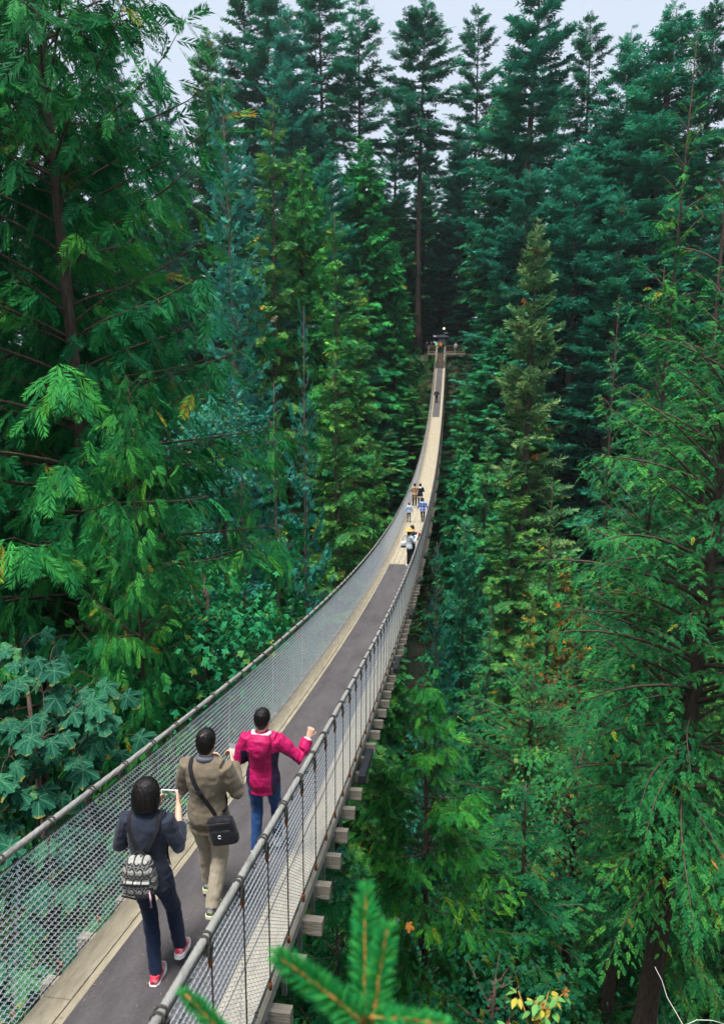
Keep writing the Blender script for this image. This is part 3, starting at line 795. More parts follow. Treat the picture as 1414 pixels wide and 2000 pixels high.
tree_px('hem2', 1290, 520, 40, 120, 'mid green hemlock between the pale drooping one and the big hemlock', (.8, .95, .85))
tree_px('hemnear', 1275, 860, 30, 190, 'green hemlock with spreading boughs behind the dark leaning stem', (.7, .85, .75), rot=2.0)
tree_px('hem2', 1010, 1530, 17, 210, 'low dark hemlock at the bottom of the view under the bright cedar', (.45, .62, .62))  # tint darkened to paint the gloom low on the slope
tree_px('cedarmid', 640, 1640, 9.5, 150, 'dark young cedar in the shade right under the bridge', (.6, .85, .8))  # shade under the bridge is painted into this crown's tint

# the rest of the forest: firs, cedars and hemlocks on both sides of the canyon
_bd = np.linspace(3, 113, 221); _bz = np.array([deck_z(q) for q in _bd])
_bpx, _bpy = project(BX, _bd, _bz)
_pts = [(a, b, c, 0.85) for a, b, c in zip(_bpx, _bpy, _bd)]
for dx in (-2.5, -1, 0, 1, 2.5):
    for dz in (0, 1.5, 3.2): q = project(BX + dx, 114., deck_z(113) + dz); _pts.append((q[0], q[1], 114., .3))
_pts = np.array(_pts)
def limit_top(x, y, rw, ztop):
    """lower a fill tree until it hides nothing of the bridge behind it"""
    for _ in range(14):
        d = depth_of(x, y, ztop); tx, ty = project(x, y, ztop); hw = rw * F_PX / d
        far = _pts[:, 2] > y - rw
        half = (_pts[:, 3]) * F_PX / np.maximum(_pts[:, 2], 2)
        low = np.maximum(0, _pts[:, 1] + half - ty)
        w = np.minimum(hw, low * .35 + 4)
        hit = far & (np.abs(_pts[:, 0] - tx) < w + half) & (_pts[:, 1] + half > ty)
        if not hit.any(): return ztop
        ztop -= 1.6
    return None

placed = [(e.location.x, e.location.y) for e in bpy.data.objects if e.get('category') == 'tree']
FILL = []
def fill(n, xr, yr, hr, rr, kinds, tints, label, group, gap):
    cnt = 0; tries = 0
    while cnt < n and tries < n * 30:
        tries += 1
        y = rng.uniform(*yr); x = rng.uniform(*xr) if not callable(xr) else xr(y)
        if abs(x - BX) < 3.2 and y < 126: continue
        if abs(y - 56) < 8.5: continue
        if abs(x - BX) < 8.5 and 94 < y < 121: continue
        if any((x - a) ** 2 + (y - b) ** 2 < gap * gap for a, b in placed): continue
        z0 = float(terrain(x, y)) - .4
        d = depth_of(x, y, z0 + 15)
        if d < 4: continue
        px, py = project(x, y, z0 + 20.)
        if px < -250 or px > 1660: continue
        if y < 36 and px > 1100: continue
        h = rng.uniform(*hr); rw = rng.uniform(*rr)
        zt = limit_top(x, y, rw * 1.35, z0 + h)
        if zt is None or zt - z0 < 7: continue
        k = kinds[rng.integers(len(kinds))]; ti = int(rng.integers(len(tints))); t = np.array(tints[ti]) * rng.uniform(.85, 1.15)
        hh = zt - z0; rr_ = t / t.mean()
        look = 'olive' if rr_[0] > 1.3 and rr_[2] < .8 else 'yellow green' if rr_[0] > 1.2 else 'blue green' if rr_[2] > 1.12 else 'green'
        size = 'tall' if hh > hr[0] + .62 * (hr[1] - hr[0]) else 'short' if hh < hr[0] + .2 * (hr[1] - hr[0]) else 'middling'
        kind_ = {'t': 'open crowned fir', 'f': 'fir', 'c': 'cedar', 'h': 'hemlock'}[k[0]]
        side = ('close left of' if x < BX else 'close right of') if abs(x - BX) < .2 * y else ('far left of' if x < BX else 'far right of')
        tree(k, (x, y, z0), hh, rw * min(1, .5 + hh / 40), f'{size} {look} {kind_} {label} {side} the bridge', group, tuple(t))
        placed.append((x, y)); cnt += 1
fan = lambda lo, hi: (lambda y: (rng.uniform(lo, hi) * (y + 8) * .62 - y * SY))
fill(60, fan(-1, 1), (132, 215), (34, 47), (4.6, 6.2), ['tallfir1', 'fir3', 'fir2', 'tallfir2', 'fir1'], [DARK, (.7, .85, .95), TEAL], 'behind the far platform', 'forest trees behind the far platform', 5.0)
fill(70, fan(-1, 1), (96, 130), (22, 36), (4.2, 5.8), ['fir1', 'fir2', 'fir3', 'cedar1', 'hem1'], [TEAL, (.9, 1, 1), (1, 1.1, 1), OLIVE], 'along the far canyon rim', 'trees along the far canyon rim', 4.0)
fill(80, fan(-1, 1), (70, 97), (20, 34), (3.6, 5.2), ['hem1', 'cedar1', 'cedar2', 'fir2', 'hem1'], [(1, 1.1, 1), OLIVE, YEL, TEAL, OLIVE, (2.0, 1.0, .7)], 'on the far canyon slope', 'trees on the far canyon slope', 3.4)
fill(40, fan(-1, 1), (24, 46), (16, 30), (3.2, 4.6), ['hem1', 'cedar2', 'hem2'], [(.6, .78, .75), (.55, .7, .7), (1.0, .7, .5)], 'on the shaded near canyon slope', 'trees on the near canyon slope', 3.2)  # darkened tints: the slope's shade is put into the crown colours

# unseen near-rim trees around the camera, added to shade the bridge's near end
for k, (x, y, h, rw) in enumerate(((15, -6, 34, 5), (19, 3, 34, 5), (-19, -5, 36, 5), (-24, 2, 36, 5), (24, -10, 40, 6), (-28, -14, 40, 6), (14, 10, 26, 4))):
    tree(['fir2', 'cedar2', 'fir1'][k % 3], (x, y, float(terrain(x, y)) - .4), h, rw, 'unseen tall conifer added on the near rim to shade the start of the bridge', 'trees on the near rim', (.9, 1, 1))
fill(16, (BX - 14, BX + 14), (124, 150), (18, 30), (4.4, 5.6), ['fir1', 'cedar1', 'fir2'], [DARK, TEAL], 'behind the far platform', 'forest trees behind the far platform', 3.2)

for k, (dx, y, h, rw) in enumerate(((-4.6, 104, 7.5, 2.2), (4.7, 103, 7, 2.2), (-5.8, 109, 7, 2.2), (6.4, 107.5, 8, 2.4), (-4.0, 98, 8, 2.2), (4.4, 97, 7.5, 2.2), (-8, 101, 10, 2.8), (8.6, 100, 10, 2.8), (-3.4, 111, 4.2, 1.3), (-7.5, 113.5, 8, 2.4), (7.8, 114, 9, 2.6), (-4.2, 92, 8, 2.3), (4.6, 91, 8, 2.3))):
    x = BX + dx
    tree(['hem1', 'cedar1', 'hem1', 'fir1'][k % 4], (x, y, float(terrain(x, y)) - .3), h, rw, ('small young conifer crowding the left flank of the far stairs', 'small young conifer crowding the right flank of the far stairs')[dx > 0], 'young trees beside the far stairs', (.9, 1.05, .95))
# ------------------------------------------------------------------ people
def unit(v): v = np.asarray(v, float); return v / (np.linalg.norm(v) + 1e-12)

def loft(mb, pts, rx, ry=None, side=(1, 0, 0), n=14, power=1.0):
    """closed tube of elliptical rings; rx runs along side"""
    pts = np.asarray(pts, float); k = len(pts)
    rx = np.broadcast_to(np.asarray(rx, float), (k,)); ry = rx if ry is None else np.broadcast_to(np.asarray(ry, float), (k,))
    t = np.gradient(pts, axis=0); t /= np.linalg.norm(t, axis=1, keepdims=True) + 1e-12
    s = np.broadcast_to(np.asarray(side, float), (k, 3))
    a = s - (s * t).sum(1, keepdims=True) * t
    bad = np.linalg.norm(a, axis=1) < .05
    if bad.any(): a[bad] = np.cross(t[bad], [0.1, .9, .3])
    a /= np.linalg.norm(a, axis=1, keepdims=True); b = np.cross(t, a)
    th = np.arange(n) * 2 * math.pi / n
    c, q = np.cos(th), np.sin(th)
    if power != 1: c = np.sign(c) * np.abs(c) ** power; q = np.sign(q) * np.abs(q) ** power
    V = pts[:, None] + rx[:, None, None] * c[None, :, None] * a[:, None] + ry[:, None, None] * q[None, :, None] * b[:, None]
    i = np.arange(k - 1)[:, None] * n; j = np.arange(n)[None]; j2 = (j + 1) % n
    F = np.stack([i + j, i + j2, i + n + j2, i + n + j], -1).reshape(-1, 4)
    V = np.vstack([V.reshape(-1, 3), pts[:1], pts[-1:]]); c0, c1 = k * n, k * n + 1
    F3 = [[c0, (e + 1) % n, e] for e in range(n)] + [[c1, (k - 1) * n + e, (k - 1) * n + (e + 1) % n] for e in range(n)]
    return mb.add(V, F, F3)

def ball(mb, c, r, n=10):
    c = np.array(c, float); r = np.broadcast_to(np.asarray(r, float), (3,))
    th = np.linspace(-math.pi / 2, math.pi / 2, 8)
    return loft(mb, np.stack([0 * th + c[0], 0 * th + c[1], c[2] + r[2] * np.sin(th)], 1), np.maximum(r[0] * np.cos(th), 1e-3), np.maximum(r[1] * np.cos(th), 1e-3), n=n)

def bake(o, vox=None, smooth=0, disp=None, bevel=None, dec=None):
    """apply remesh / smoothing / cloth relief and keep the finished mesh"""
    mats = list(o.data.materials)
    if vox: m = o.modifiers.new('r', 'REMESH'); m.mode = 'VOXEL'; m.voxel_size = vox; m.use_smooth_shade = True
    if smooth: m = o.modifiers.new('s', 'SMOOTH'); m.factor = .5; m.iterations = smooth
    for sc_, st_ in (disp or []):
        tx = bpy.data.textures.new('folds', 'CLOUDS'); tx.noise_scale = sc_; tx.noise_depth = 1
        m = o.modifiers.new('d', 'DISPLACE'); m.texture = tx; m.strength = st_; m.mid_level = .5
    if dec: m = o.modifiers.new('t', 'DECIMATE'); m.ratio = dec
    if bevel: m = o.modifiers.new('b', 'BEVEL'); m.width = bevel; m.segments = 3
    dg = bpy.context.evaluated_depsgraph_get()
    me = bpy.data.meshes.new_from_object(o.evaluated_get(dg))
    o.modifiers.clear(); o.data = me
    me.materials.clear()
    for q in mats: me.materials.append(q)
    me.polygons.foreach_set('use_smooth', np.ones(len(me.polygons), bool))
    return o

def cloth(name, c, var=.25, rough=.85, bump=.35, scale=26, stretch=(1, 1, .6), sheen=.1):
    c = np.array(c); return noise_mat(name, tuple(c * (1 - var)), tuple(np.minimum(1, c * (1 + var))), scale, rough, bump, stretch, sheen=sheen, spec=.15, bump_scale=scale * 1.2)
M['skin'] = noise_mat('skin', (.52, .30, .20), (.62, .38, .27), 20, .55, .1, spec=.4)
M['hair'] = noise_mat('black_hair', (.004, .0035, .0035), (.016, .013, .012), 60, .42, .35, (1, 1, .05), spec=.25, bump_scale=90)
M['hair_brown'] = noise_mat('dark_hair', (.010, .007, .006), (.035, .024, .018), 60, .36, .35, (1, 1, .05), spec=.5, bump_scale=90)
M['white'] = noise_mat('white_rubber', (.62, .62, .62), (.75, .75, .74), 20, .6, .1)
M['eye'] = noise_mat('dark_eye', (.01, .01, .01), (.03, .02, .02), 20, .2, 0)

def bvh_of(o): return BVHTree.FromPolygons([v.co.copy() for v in o.data.vertices], [list(p.vertices) for p in o.data.polygons])

def hand(mb, wrist, d, n, size=1.0, curl=(35, 40, 30), thumb_side=1, spread=1.0):
    """palm, four fingers of different lengths and a thumb leaving the palm's side; d: towards the fingertips, n: out of the palm"""
    d = unit(d); n = unit(np.array(n) - np.dot(n, d) * d); s = np.cross(d, n) * thumb_side
    w = np.array(wrist, float); S = size
    loft(mb, [w - d * .03, w, w + d * .045 * S, w + d * .09 * S], [.026 * S, .028 * S, .040 * S, .038 * S], [.02 * S, .018 * S, .015 * S, .012 * S], side=s, n=10)
    for k, (L, o) in enumerate(((.072, .030), (.082, .010), (.076, -.011), (.060, -.031))):
        p = w + d * .085 * S + s * o * S * spread; dd = d + s * o * 1.2 * spread; dd = unit(dd); pts = [p - d * .02]; ang = 0
        pts.append(p)
        for q, f in zip(curl, (.45, .32, .25)):
            ang += R(q); pts.append(pts[-1] + (dd * math.cos(ang) + n * math.sin(ang)) * L * f * S)
        loft(mb, pts, np.array([.009, .0095, .0088, .0078, .0055]) * S, n=7, side=s)
    p = w + d * .03 * S + s * .032 * S; a = unit(d * .7 + s * .75 + n * .3)
    loft(mb, [p - a * .02, p, p + a * .035 * S, p + unit(a + d * .5) * .062 * S], np.array([.012, .0125, .010, .0065]) * S, n=7, side=n)

def person(label, x, y, rz=0, h=1.65, arms=None, legs=None, vox=.006, top=None, bottom=None, shoes=None, hair='short', hair_mat='hair', coat=None, head=(0, 0), lean=0.0,
           sleeve=1.0, curl=((35, 40, 30), (35, 40, 30)), hands=((0, 0, 1), (0, 0, 1)), build=1.0, hem=.80, base_z=None, collar=None, tight=1.0, cat='person', flare=1.0, group=None, trouser_w=1.0):
    """arms: (left elbow, left wrist, right elbow, right wrist); legs: (left knee, left ankle, right knee, right ankle); local x right, y forward"""
    A = [np.array(q, float) for q in arms]; Lg = [np.array(q, float) for q in legs]
    e = empty('person', (x, y, (deck_z(y) + .013) if base_z is None else base_z)); tag(e, label, cat, group)
    sc = h / 1.65; e.scale = (sc, sc, sc); e.rotation_euler = (0, 0, rz)
    far = vox > .01
    def lz(z): return lean * max(0, z - .85)             # forward lean of the trunk
    tz = np.array([.78, .86, .94, 1.03, 1.13, 1.23, 1.31, 1.37, 1.405])
    trx = np.array([.13, .160, .160, .136, .142, .160, .165, .125, .06]) * build
    try_ = np.array([.09, .115, .112, .092, .098, .108, .098, .075, .05]) * build
    tc = np.stack([0 * tz, [lz(z) for z in tz], tz], 1)
    hp, hy = R(head[0]), R(head[1])
    hc = np.array([0, lz(1.45) + .012, 1.455])
    def hd(v):
        v = np.array(v, float); c, s = math.cos(hp), math.sin(hp)
        v = np.array([v[0], v[1] * c - v[2] * s, v[1] * s + v[2] * c]); c, s = math.cos(hy), math.sin(hy)
        return hc + np.array([v[0] * c - v[1] * s, v[0] * s + v[1] * c, v[2]])
    hs = hd((1, 0, 0)) - hc
    sh = [np.array([-.168 * build, lz(1.33), 1.335]), np.array([.168 * build, lz(1.33), 1.335])]
    hip = [np.array([-.088, 0, .86]), np.array([.088, 0, .86])]
    b = MB()
    loft(b, tc, trx, try_)
    loft(b, [(0, lz(1.36), 1.34), (0, lz(1.42) + .005, 1.41), hd((0, .0, .03))], [.062, .05, .05], [.06, .052, .055])
    zz = np.array([-.035, -.015, .02, .065, .11, .15, .18, .197])
    loft(b, [hd((0, yo, z)) for yo, z in zip((.045, .038, .028, .02, .012, .008, .006, .005), zz)], [.022, .044, .060, .070, .073, .067, .046, .016], [.03, .055, .078, .090, .092, .083, .056, .018], side=hs, n=18)
    loft(b, [hd((0, .100, .075)), hd((0, .116, .045)), hd((0, .112, .030))], [.008, .014, .012], n=8, side=hs)
    for s in (-1, 1):
        loft(b, [hd((s * .066, .0, .030)), hd((s * .078, -.006, .050)), hd((s * .080, -.010, .072)), hd((s * .07, -.005, .085))], [.008, .014, .015, .007], [.006] * 4, side=hd((0, 1, 0)) - hc, n=8)
    for k in (0, 1):
        el, wr = A[2 * k], A[2 * k + 1]; m = sh[k] * .5 + el * .5
        loft(b, [sh[k] + [0, 0, .0], m, el, el * .65 + wr * .35, wr], np.array([.046, .042, .036, .036, .024]), n=10)
        hand(b, wr, unit(wr - el), hands[k], 1.0, curl[k], thumb_side=1 if k == 0 else -1)
        kn, an = Lg[2 * k], Lg[2 * k + 1]
        loft(b, [hip[k] + [0, 0, .03], hip[k] * .5 + kn * .5, kn, kn * .65 + an * .35, an, an - [0, 0, .03]], [.072, .062, .044, .046, .032, .034], n=10)
        loft(b, [an + [0, -.04, -.03], an + [0, .03, -.04], an + [0, .12, -.06]], [.03, .035, .03], [.03, .03, .018], n=8)
    o = b.build('body', M['skin'], e, True); bake(o, vox, 2, dec=.28)
    # trousers
    b = MB(); w = trouser_w
    loft(b, [(0, 0, .77), (0, 0, .84), (0, lz(.92), .93), (0, lz(1.0), 1.0)], [.135 * build, .168 * build, .165 * build, .145 * build], [.105, .122, .116, .10])
    for k in (0, 1):
        kn, an = Lg[2 * k], Lg[2 * k + 1]; q = an + np.array([0, 0, -.015])
        loft(b, [hip[k] + [0, 0, .02], hip[k] * .75 + kn * .25, hip[k] * .4 + kn * .6, kn, kn * .6 + an * .4, q * .85 + kn * .15, q], np.array([.092, .088, .074, .064, .062, .053, .052]) * w, n=12)
    o = b.build('trousers', bottom, e, True); bake(o, max(.009, vox), 2, [(.05, .012 if not far else 0), (.14, .012)], dec=.4)
    # top garment with sleeves
    b = MB(); g = .018 * tight; ks = [z for z in tz if z > hem + .03]
    i0 = len(tz) - len(ks)
    zz = np.concatenate([[hem], tz[i0:]]); rx = np.concatenate([[trx[i0] * 1.02 * flare], trx[i0:]]) + g; ry = np.concatenate([[try_[i0] * 1.05 * flare], try_[i0:]]) + g
    loft(b, np.stack([0 * zz, [lz(z) for z in zz], zz], 1), rx, ry, n=20)
    loft(b, [sh[0] + [.02, 0, .0], (0, lz(1.36), 1.365), sh[1] + [-.02, 0, .0]], [.05 + g, .055 + g, .05 + g], n=10)
    for k in (0, 1):
        el, wr = A[2 * k], A[2 * k + 1]; end = el + (wr - el) * min(1, max(0, sleeve * 2 - 1)) * .92
        loft(b, [sh[k] - unit(el - sh[k]) * .02, sh[k] * .6 + el * .4, el, el * .5 + end * .5, end], np.array([.056, .052, .046, .043, .037]) + g * .9, n=12)
    tg = b.build('jacket' if coat else 'shirt', top, e, True); bake(tg, max(.009, vox), 3, [(.045, .010 if not far else 0), (.12, .022)], dec=.5)
    if collar:
        b = MB(); th = np.linspace(0, 2 * math.pi, 17)
        b.tube(np.stack([.068 * np.cos(th), lz(1.4) + .062 * np.sin(th), 1.412 - .012 * np.sin(th)], 1), .022, 8, cap=False); b.build('collar', collar, e, True)
    # shoes
    for k in (0, 1):
        kn, an = Lg[2 * k], Lg[2 * k + 1]; lift = max(0, an[2] - .085); pitch = -min(R(50), lift * 4.0)
        m1, m2 = shoes
        b = MB(); loft(b, [(0, -.075, .045), (0, -.055, .05), (0, 0, .055), (0, .07, .045), (0, .13, .033), (0, .165, .025)], [.025, .036, .040, .044, .040, .016], [.03, .042, .055, .042, .026, .014], n=12)
        loft(b, [(0, -.02, .04), (0, -.018, .095)], [.042, .042], [.046, .046], n=12)
        sh_o = b.build('shoe', m1, e, True); sh_o.location = an + [0, 0, -.085]; sh_o.rotation_euler = (pitch, 0, 0)
        if not far: bake(sh_o, .006, 2)
        b = MB(); yy = np.linspace(-.085, .175, 10); wv = .048 * np.array([.45, .85, .92, .9, .92, 1, 1.02, .95, .75, .3])
        V = [[sx * w_, q, z] for z in (0, .036) for q, w_ in zip(yy, wv) for sx in (-1, 1)]
        F = []
        for q in range(9):
            a_ = q * 2; F += [[a_, a_ + 1, a_ + 3, a_ + 2], [a_ + 20, a_ + 22, a_ + 23, a_ + 21], [a_, a_ + 2, a_ + 22, a_ + 20], [a_ + 1, a_ + 21, a_ + 23, a_ + 3]]
        F += [[0, 20, 21, 1], [18, 19, 39, 38]]
        b.add(V, F).build('sole', m2, sh_o)
    # hair
    b = MB()
    if hair == 'bob':
        loft(b, [hd((0, yo, z)) for yo, z in ((-.030, -.045), (-.028, -.03), (-.022, .03), (-.016, .09), (-.008, .14), (0, .18), (.004, .208), (.004, .219))], [.074, .104, .114, .110, .100, .080, .048, .012], [.056, .082, .100, .106, .104, .088, .054, .012], side=hs, n=24)
    elif hair == 'long':
        loft(b, [hd((0, yo, z)) for yo, z in ((-.07, -.22), (-.065, -.12), (-.03, .0), (-.018, .09), (-.008, .14), (0, .18), (.004, .21))], [.05, .085, .09, .092, .088, .07, .02], [.03, .045, .075, .094, .096, .082, .02], side=hs, n=18)
    else:
        loft(b, [hd((0, yo, z)) for yo, z in ((-.045, -.005), (-.040, .02), (-.028, .06), (-.016, .10), (-.008, .145), (0, .182), (.004, .206), (.004, .214))], [.036, .058, .076, .083, .080, .064, .036, .01], [.030, .050, .074, .090, .094, .078, .044, .01], side=hs, n=20)
    o = b.build('hair', M[hair_mat], e, True); bake(o, max(.006, vox * .8), 3, [(.03, .003 if not far else 0)])
    if not far:
        # loose strands flowing from the crown over the hair
        g = np.random.default_rng(int(h * 100)); hv = bvh_of(o); c = np.array(hd((0, -.005, .09))); V = []; F = []
        low = {'bob': -.75, 'long': -1.1}.get(hair, -.45)
        for k in range(520):
            a = g.uniform(0, 6.28); e0 = g.uniform(.25, 1.5); e1 = g.uniform(low - .12, low + .25) if g.uniform() < .6 else e0 - g.uniform(.4, .9); da = g.normal(0, .10); pts = []
            if hair != 'long' and math.sin(a) > .35: e1 = max(e1, .15)
            for t in np.linspace(0, 1, 6):
                el_ = e0 + (e1 - e0) * t; dv = np.array([math.cos(a + da * t) * math.cos(el_), math.sin(a + da * t) * math.cos(el_), math.sin(el_)])
                hit = hv.ray_cast(Vector(c + dv * .4), Vector(-dv), .5)
                if hit[0] is None: break
                pts.append(np.array(hit[0]) + dv * (.0008 + .003 * t * g.uniform(0, 1)))
            if len(pts) < 3: continue
            sd = unit(np.cross(pts[-1] - pts[0], pts[0] - c)) * .0013
            i = len(V)
            for q, p in enumerate(pts): V += [p + sd * (1 - .12 * q), p - sd * (1 - .12 * q)]
            F += [[i + 2 * q, i + 2 * q + 1, i + 2 * q + 3, i + 2 * q + 2] for q in range(len(pts) - 1)]
        obj('strands', mesh_np('strands', V, np.array(F), M[hair_mat]), o)
    if not far or cat == 'face':
        for s in (-1, 1):
            bb = MB(); ball(bb, hd((s * .030, .098, .072)), .011); bb.build('eye', M['eye'], e, True)
        bb = MB(); loft(bb, [hd((-.022, .100, .012)), hd((0, .106, .012)), hd((.022, .100, .012))], [.003, .006, .003], n=6); bb.build('mouth', M['rust'], e, True)
    return e, tg

def ribbon(pts, w, t, nrm, bvh=None, off=.004):
    """flat strap of width w through pts; nrm: outward direction per point; laid on the garment when bvh is given"""
    pts = [np.array(p, float) for p in pts]; fine = []; nn = []
    for k in range(len(pts) - 1):
        for q in np.linspace(0, 1, 7)[:-1]: fine.append(pts[k] * (1 - q) + pts[k + 1] * q); nn.append(unit(np.array(nrm[k]) * (1 - q) + np.array(nrm[k + 1]) * q))
    fine.append(pts[-1]); nn.append(unit(nrm[-1]))
    fine = np.array(fine); nn = np.array(nn)
    if bvh:
        for k in range(len(fine)):
            h = bvh.ray_cast(Vector(fine[k] + nn[k] * .25), Vector(-nn[k]), .5)
            if h[0] is not None: fine[k] = np.array(h[0]) + nn[k] * off
        for _ in range(2): fine[1:-1] = fine[1:-1] * .5 + (fine[:-2] + fine[2:]) * .25
    t_ = np.gradient(fine, axis=0); sd = np.cross(t_, nn); sd /= np.linalg.norm(sd, axis=1, keepdims=True)
    V = np.stack([fine + sd * w / 2, fine - sd * w / 2, fine - sd * w / 2 + nn * t, fine + sd * w / 2 + nn * t], 1).reshape(-1, 3)
    F = [[k * 4 + q, k * 4 + (q + 1) % 4, k * 4 + 4 + (q + 1) % 4, k * 4 + 4 + q] for k in range(len(fine) - 1) for q in range(4)]
    e = (len(fine) - 1) * 4
    return V, F + [[3, 2, 1, 0], [e, e + 1, e + 2, e + 3]]


M['navy_shirt'] = cloth('navy_knit', (.022, .027, .044), .12, .85, .2, 40)
M['jeans_dark'] = cloth('dark_jeans', (.007, .014, .036), .3, .85, .3, 30)
M['jeans_blue'] = cloth('blue_jeans', (.015, .055, .17), .35, .85, .3, 30)
M['taupe'] = cloth('taupe_jacket', (.155, .125, .088), .10, .8, .3, 14)
M['khaki'] = cloth('khaki_cotton', (.33, .285, .215), .10, .85, .3, 18)
M['grey_knit'] = cloth('grey_knit', (.10, .11, .14), .1)
M['black_cloth'] = cloth('black_nylon', (.009, .010, .015), .3, .6, .3, 40)
M['strapping'] = cloth('black_webbing', (.011, .011, .014), .2, .7, .4, 60)
M['sneaker_grey'] = noise_mat('grey_red_sneaker', (.40, .40, .42), (.60, .60, .62), 9, .6, .2, c3=(.62, .05, .09))
M['sneaker_red'] = noise_mat('red_sneaker', (.50, .03, .06), (.62, .05, .09), 9, .6, .2, c3=(.5, .5, .52))
M['sneaker_lime'] = noise_mat('grey_lime_sneaker', (.06, .07, .09), (.16, .17, .20), 12, .6, .2, c3=(.55, .68, .04))
M['sole_lime'] = noise_mat('lime_sole', (.70, .75, .30), (.75, .75, .72), 12, .6, 0)
# pink shell jacket with dark purple side panels
m, nt, b = new_mat('pink_shell'); M['pink'] = m
tc = nd(nt, 'TexCoord'); sx = nd(nt, 'SeparateXYZ'); nt.links.new(tc.outputs['Object'], sx.inputs[0])
no = nd(nt, 'TexNoise', Scale=14, Detail=3); nt.links.new(tc.outputs['Object'], no.inputs['Vector'])
pk = ramp(nt, no.outputs['Fac'], [(.3, (.36, .004, .075)), (.7, (.50, .008, .115))])
ab = nd(nt, 'Math', operation='ABSOLUTE'); nt.links.new(sx.outputs['X'], ab.inputs[0])
g1 = nd(nt, 'Math', operation='GREATER_THAN'); nt.links.new(ab.outputs[0], g1.inputs[0]); g1.inputs[1].default_value = .118
g2 = nd(nt, 'Math', operation='LESS_THAN'); nt.links.new(sx.outputs['Z'], g2.inputs[0]); g2.inputs[1].default_value = 1.225
g3 = nd(nt, 'Math', operation='LESS_THAN'); nt.links.new(ab.outputs[0], g3.inputs[0]); g3.inputs[1].default_value = .215
ge = nd(nt, 'NewGeometry'); sn = nd(nt, 'SeparateXYZ'); nt.links.new(ge.outputs['Normal'], sn.inputs[0])
g4 = nd(nt, 'Math', operation='LESS_THAN'); nt.links.new(sn.outputs['Z'], g4.inputs[0]); g4.inputs[1].default_value = -.45
g5 = nd(nt, 'Math', operation='MAXIMUM'); nt.links.new(g3.outputs[0], g5.inputs[0]); nt.links.new(g4.outputs[0], g5.inputs[1])
g6 = nd(nt, 'Math', operation='MULTIPLY'); nt.links.new(g1.outputs[0], g6.inputs[0]); nt.links.new(g5.outputs[0], g6.inputs[1])
mu = nd(nt, 'Math', operation='MULTIPLY'); nt.links.new(g6.outputs[0], mu.inputs[0]); nt.links.new(g2.outputs[0], mu.inputs[1])
mx = nd(nt, 'MixRGB'); nt.links.new(mu.outputs[0], mx.inputs[0]); nt.links.new(pk.outputs[0], mx.inputs[1]); mx.inputs[2].default_value = (.030, .012, .050, 1)
nt.links.new(mx.outputs[0], b.inputs['Base Color']); b.inputs['Roughness'].default_value = .6; b.inputs['Specular IOR Level'].default_value = .3
n2 = nd(nt, 'TexNoise', Scale=22, Detail=3, Distortion=.8); nt.links.new(tc.outputs['Object'], n2.inputs['Vector'])
bp = nd(nt, 'Bump', Strength=.5, Distance=.02); nt.links.new(n2.outputs['Fac'], bp.inputs['Height']); nt.links.new(bp.outputs[0], b.inputs['Normal'])
# plaid shirts
def plaid(name, c0, c1, c2, f=16):
    m, nt, b = new_mat(name); tc = nd(nt, 'TexCoord'); s = nd(nt, 'SeparateXYZ'); nt.links.new(tc.outputs['Object'], s.inputs[0]); last = None
    for ax in ('X', 'Z'):
        mu = nd(nt, 'Math', operation='MULTIPLY'); nt.links.new(s.outputs[ax], mu.inputs[0]); mu.inputs[1].default_value = f
        fr = nd(nt, 'Math', operation='FRACT'); nt.links.new(mu.outputs[0], fr.inputs[0])
        rp = ramp(nt, fr.outputs[0], [(0, c0), (.45, c0), (.5, c1), (.8, c1), (.85, c2)]); rp.color_ramp.interpolation = 'CONSTANT'
        if last is None: last = rp.outputs[0]
        else:
            mx = nd(nt, 'MixRGB', Fac=.5); nt.links.new(last, mx.inputs[1]); nt.links.new(rp.outputs[0], mx.inputs[2]); last = mx.outputs[0]
    nt.links.new(last, b.inputs['Base Color']); b.inputs['Roughness'].default_value = .85
    return m

# --- the three walkers on the near stretch
p1, shirt1 = person('woman in navy shirt and dark jeans carrying a patterned backpack, nearest on the deck', BX - .115, 4.36, R(4), 1.53,
    arms=((-.235, .03, 1.09), (-.04, .30, 1.27), (.245, .03, 1.10), (.165, .29, 1.29)), legs=((-.03, .04, .475), (.065, -.16, .095), (.135, .10, .49), (.19, .08, .14)),
    top=M['navy_shirt'], bottom=M['jeans_dark'], shoes=(M['sneaker_red'], M['white']), hair='bob', hem=.77, flare=1.12, sleeve=.80, head=(-6, -8), lean=.05, build=.92,
    curl=((25, 50, 40), (30, 45, 35)), hands=((.9, .3, .2), (-.9, .3, .2)), tight=1.0)
p2, shirt2 = person('man in taupe jacket and khaki trousers with a black bag across his back', BX + .01, 5.27, R(-3), 1.64,
    arms=((-.245, .04, 1.08), (-.10, .27, 1.20), (.255, .05, 1.09), (.13, .29, 1.22)), legs=((-.085, .12, .49), (-.085, .14, .10), (.09, .02, .47), (.075, -.18, .115)),
    top=M['taupe'], bottom=M['khaki'], shoes=(M['sneaker_lime'], M['sole_lime']), hair='short', coat=True, hem=.74, flare=1.10, head=(-8, 0), lean=.02, build=.99, collar=M['grey_knit'],
    curl=((40, 50, 40), (40, 50, 40)), hands=((.9, .3, .2), (-.9, .3, .2)), tight=1.5, trouser_w=1.18)
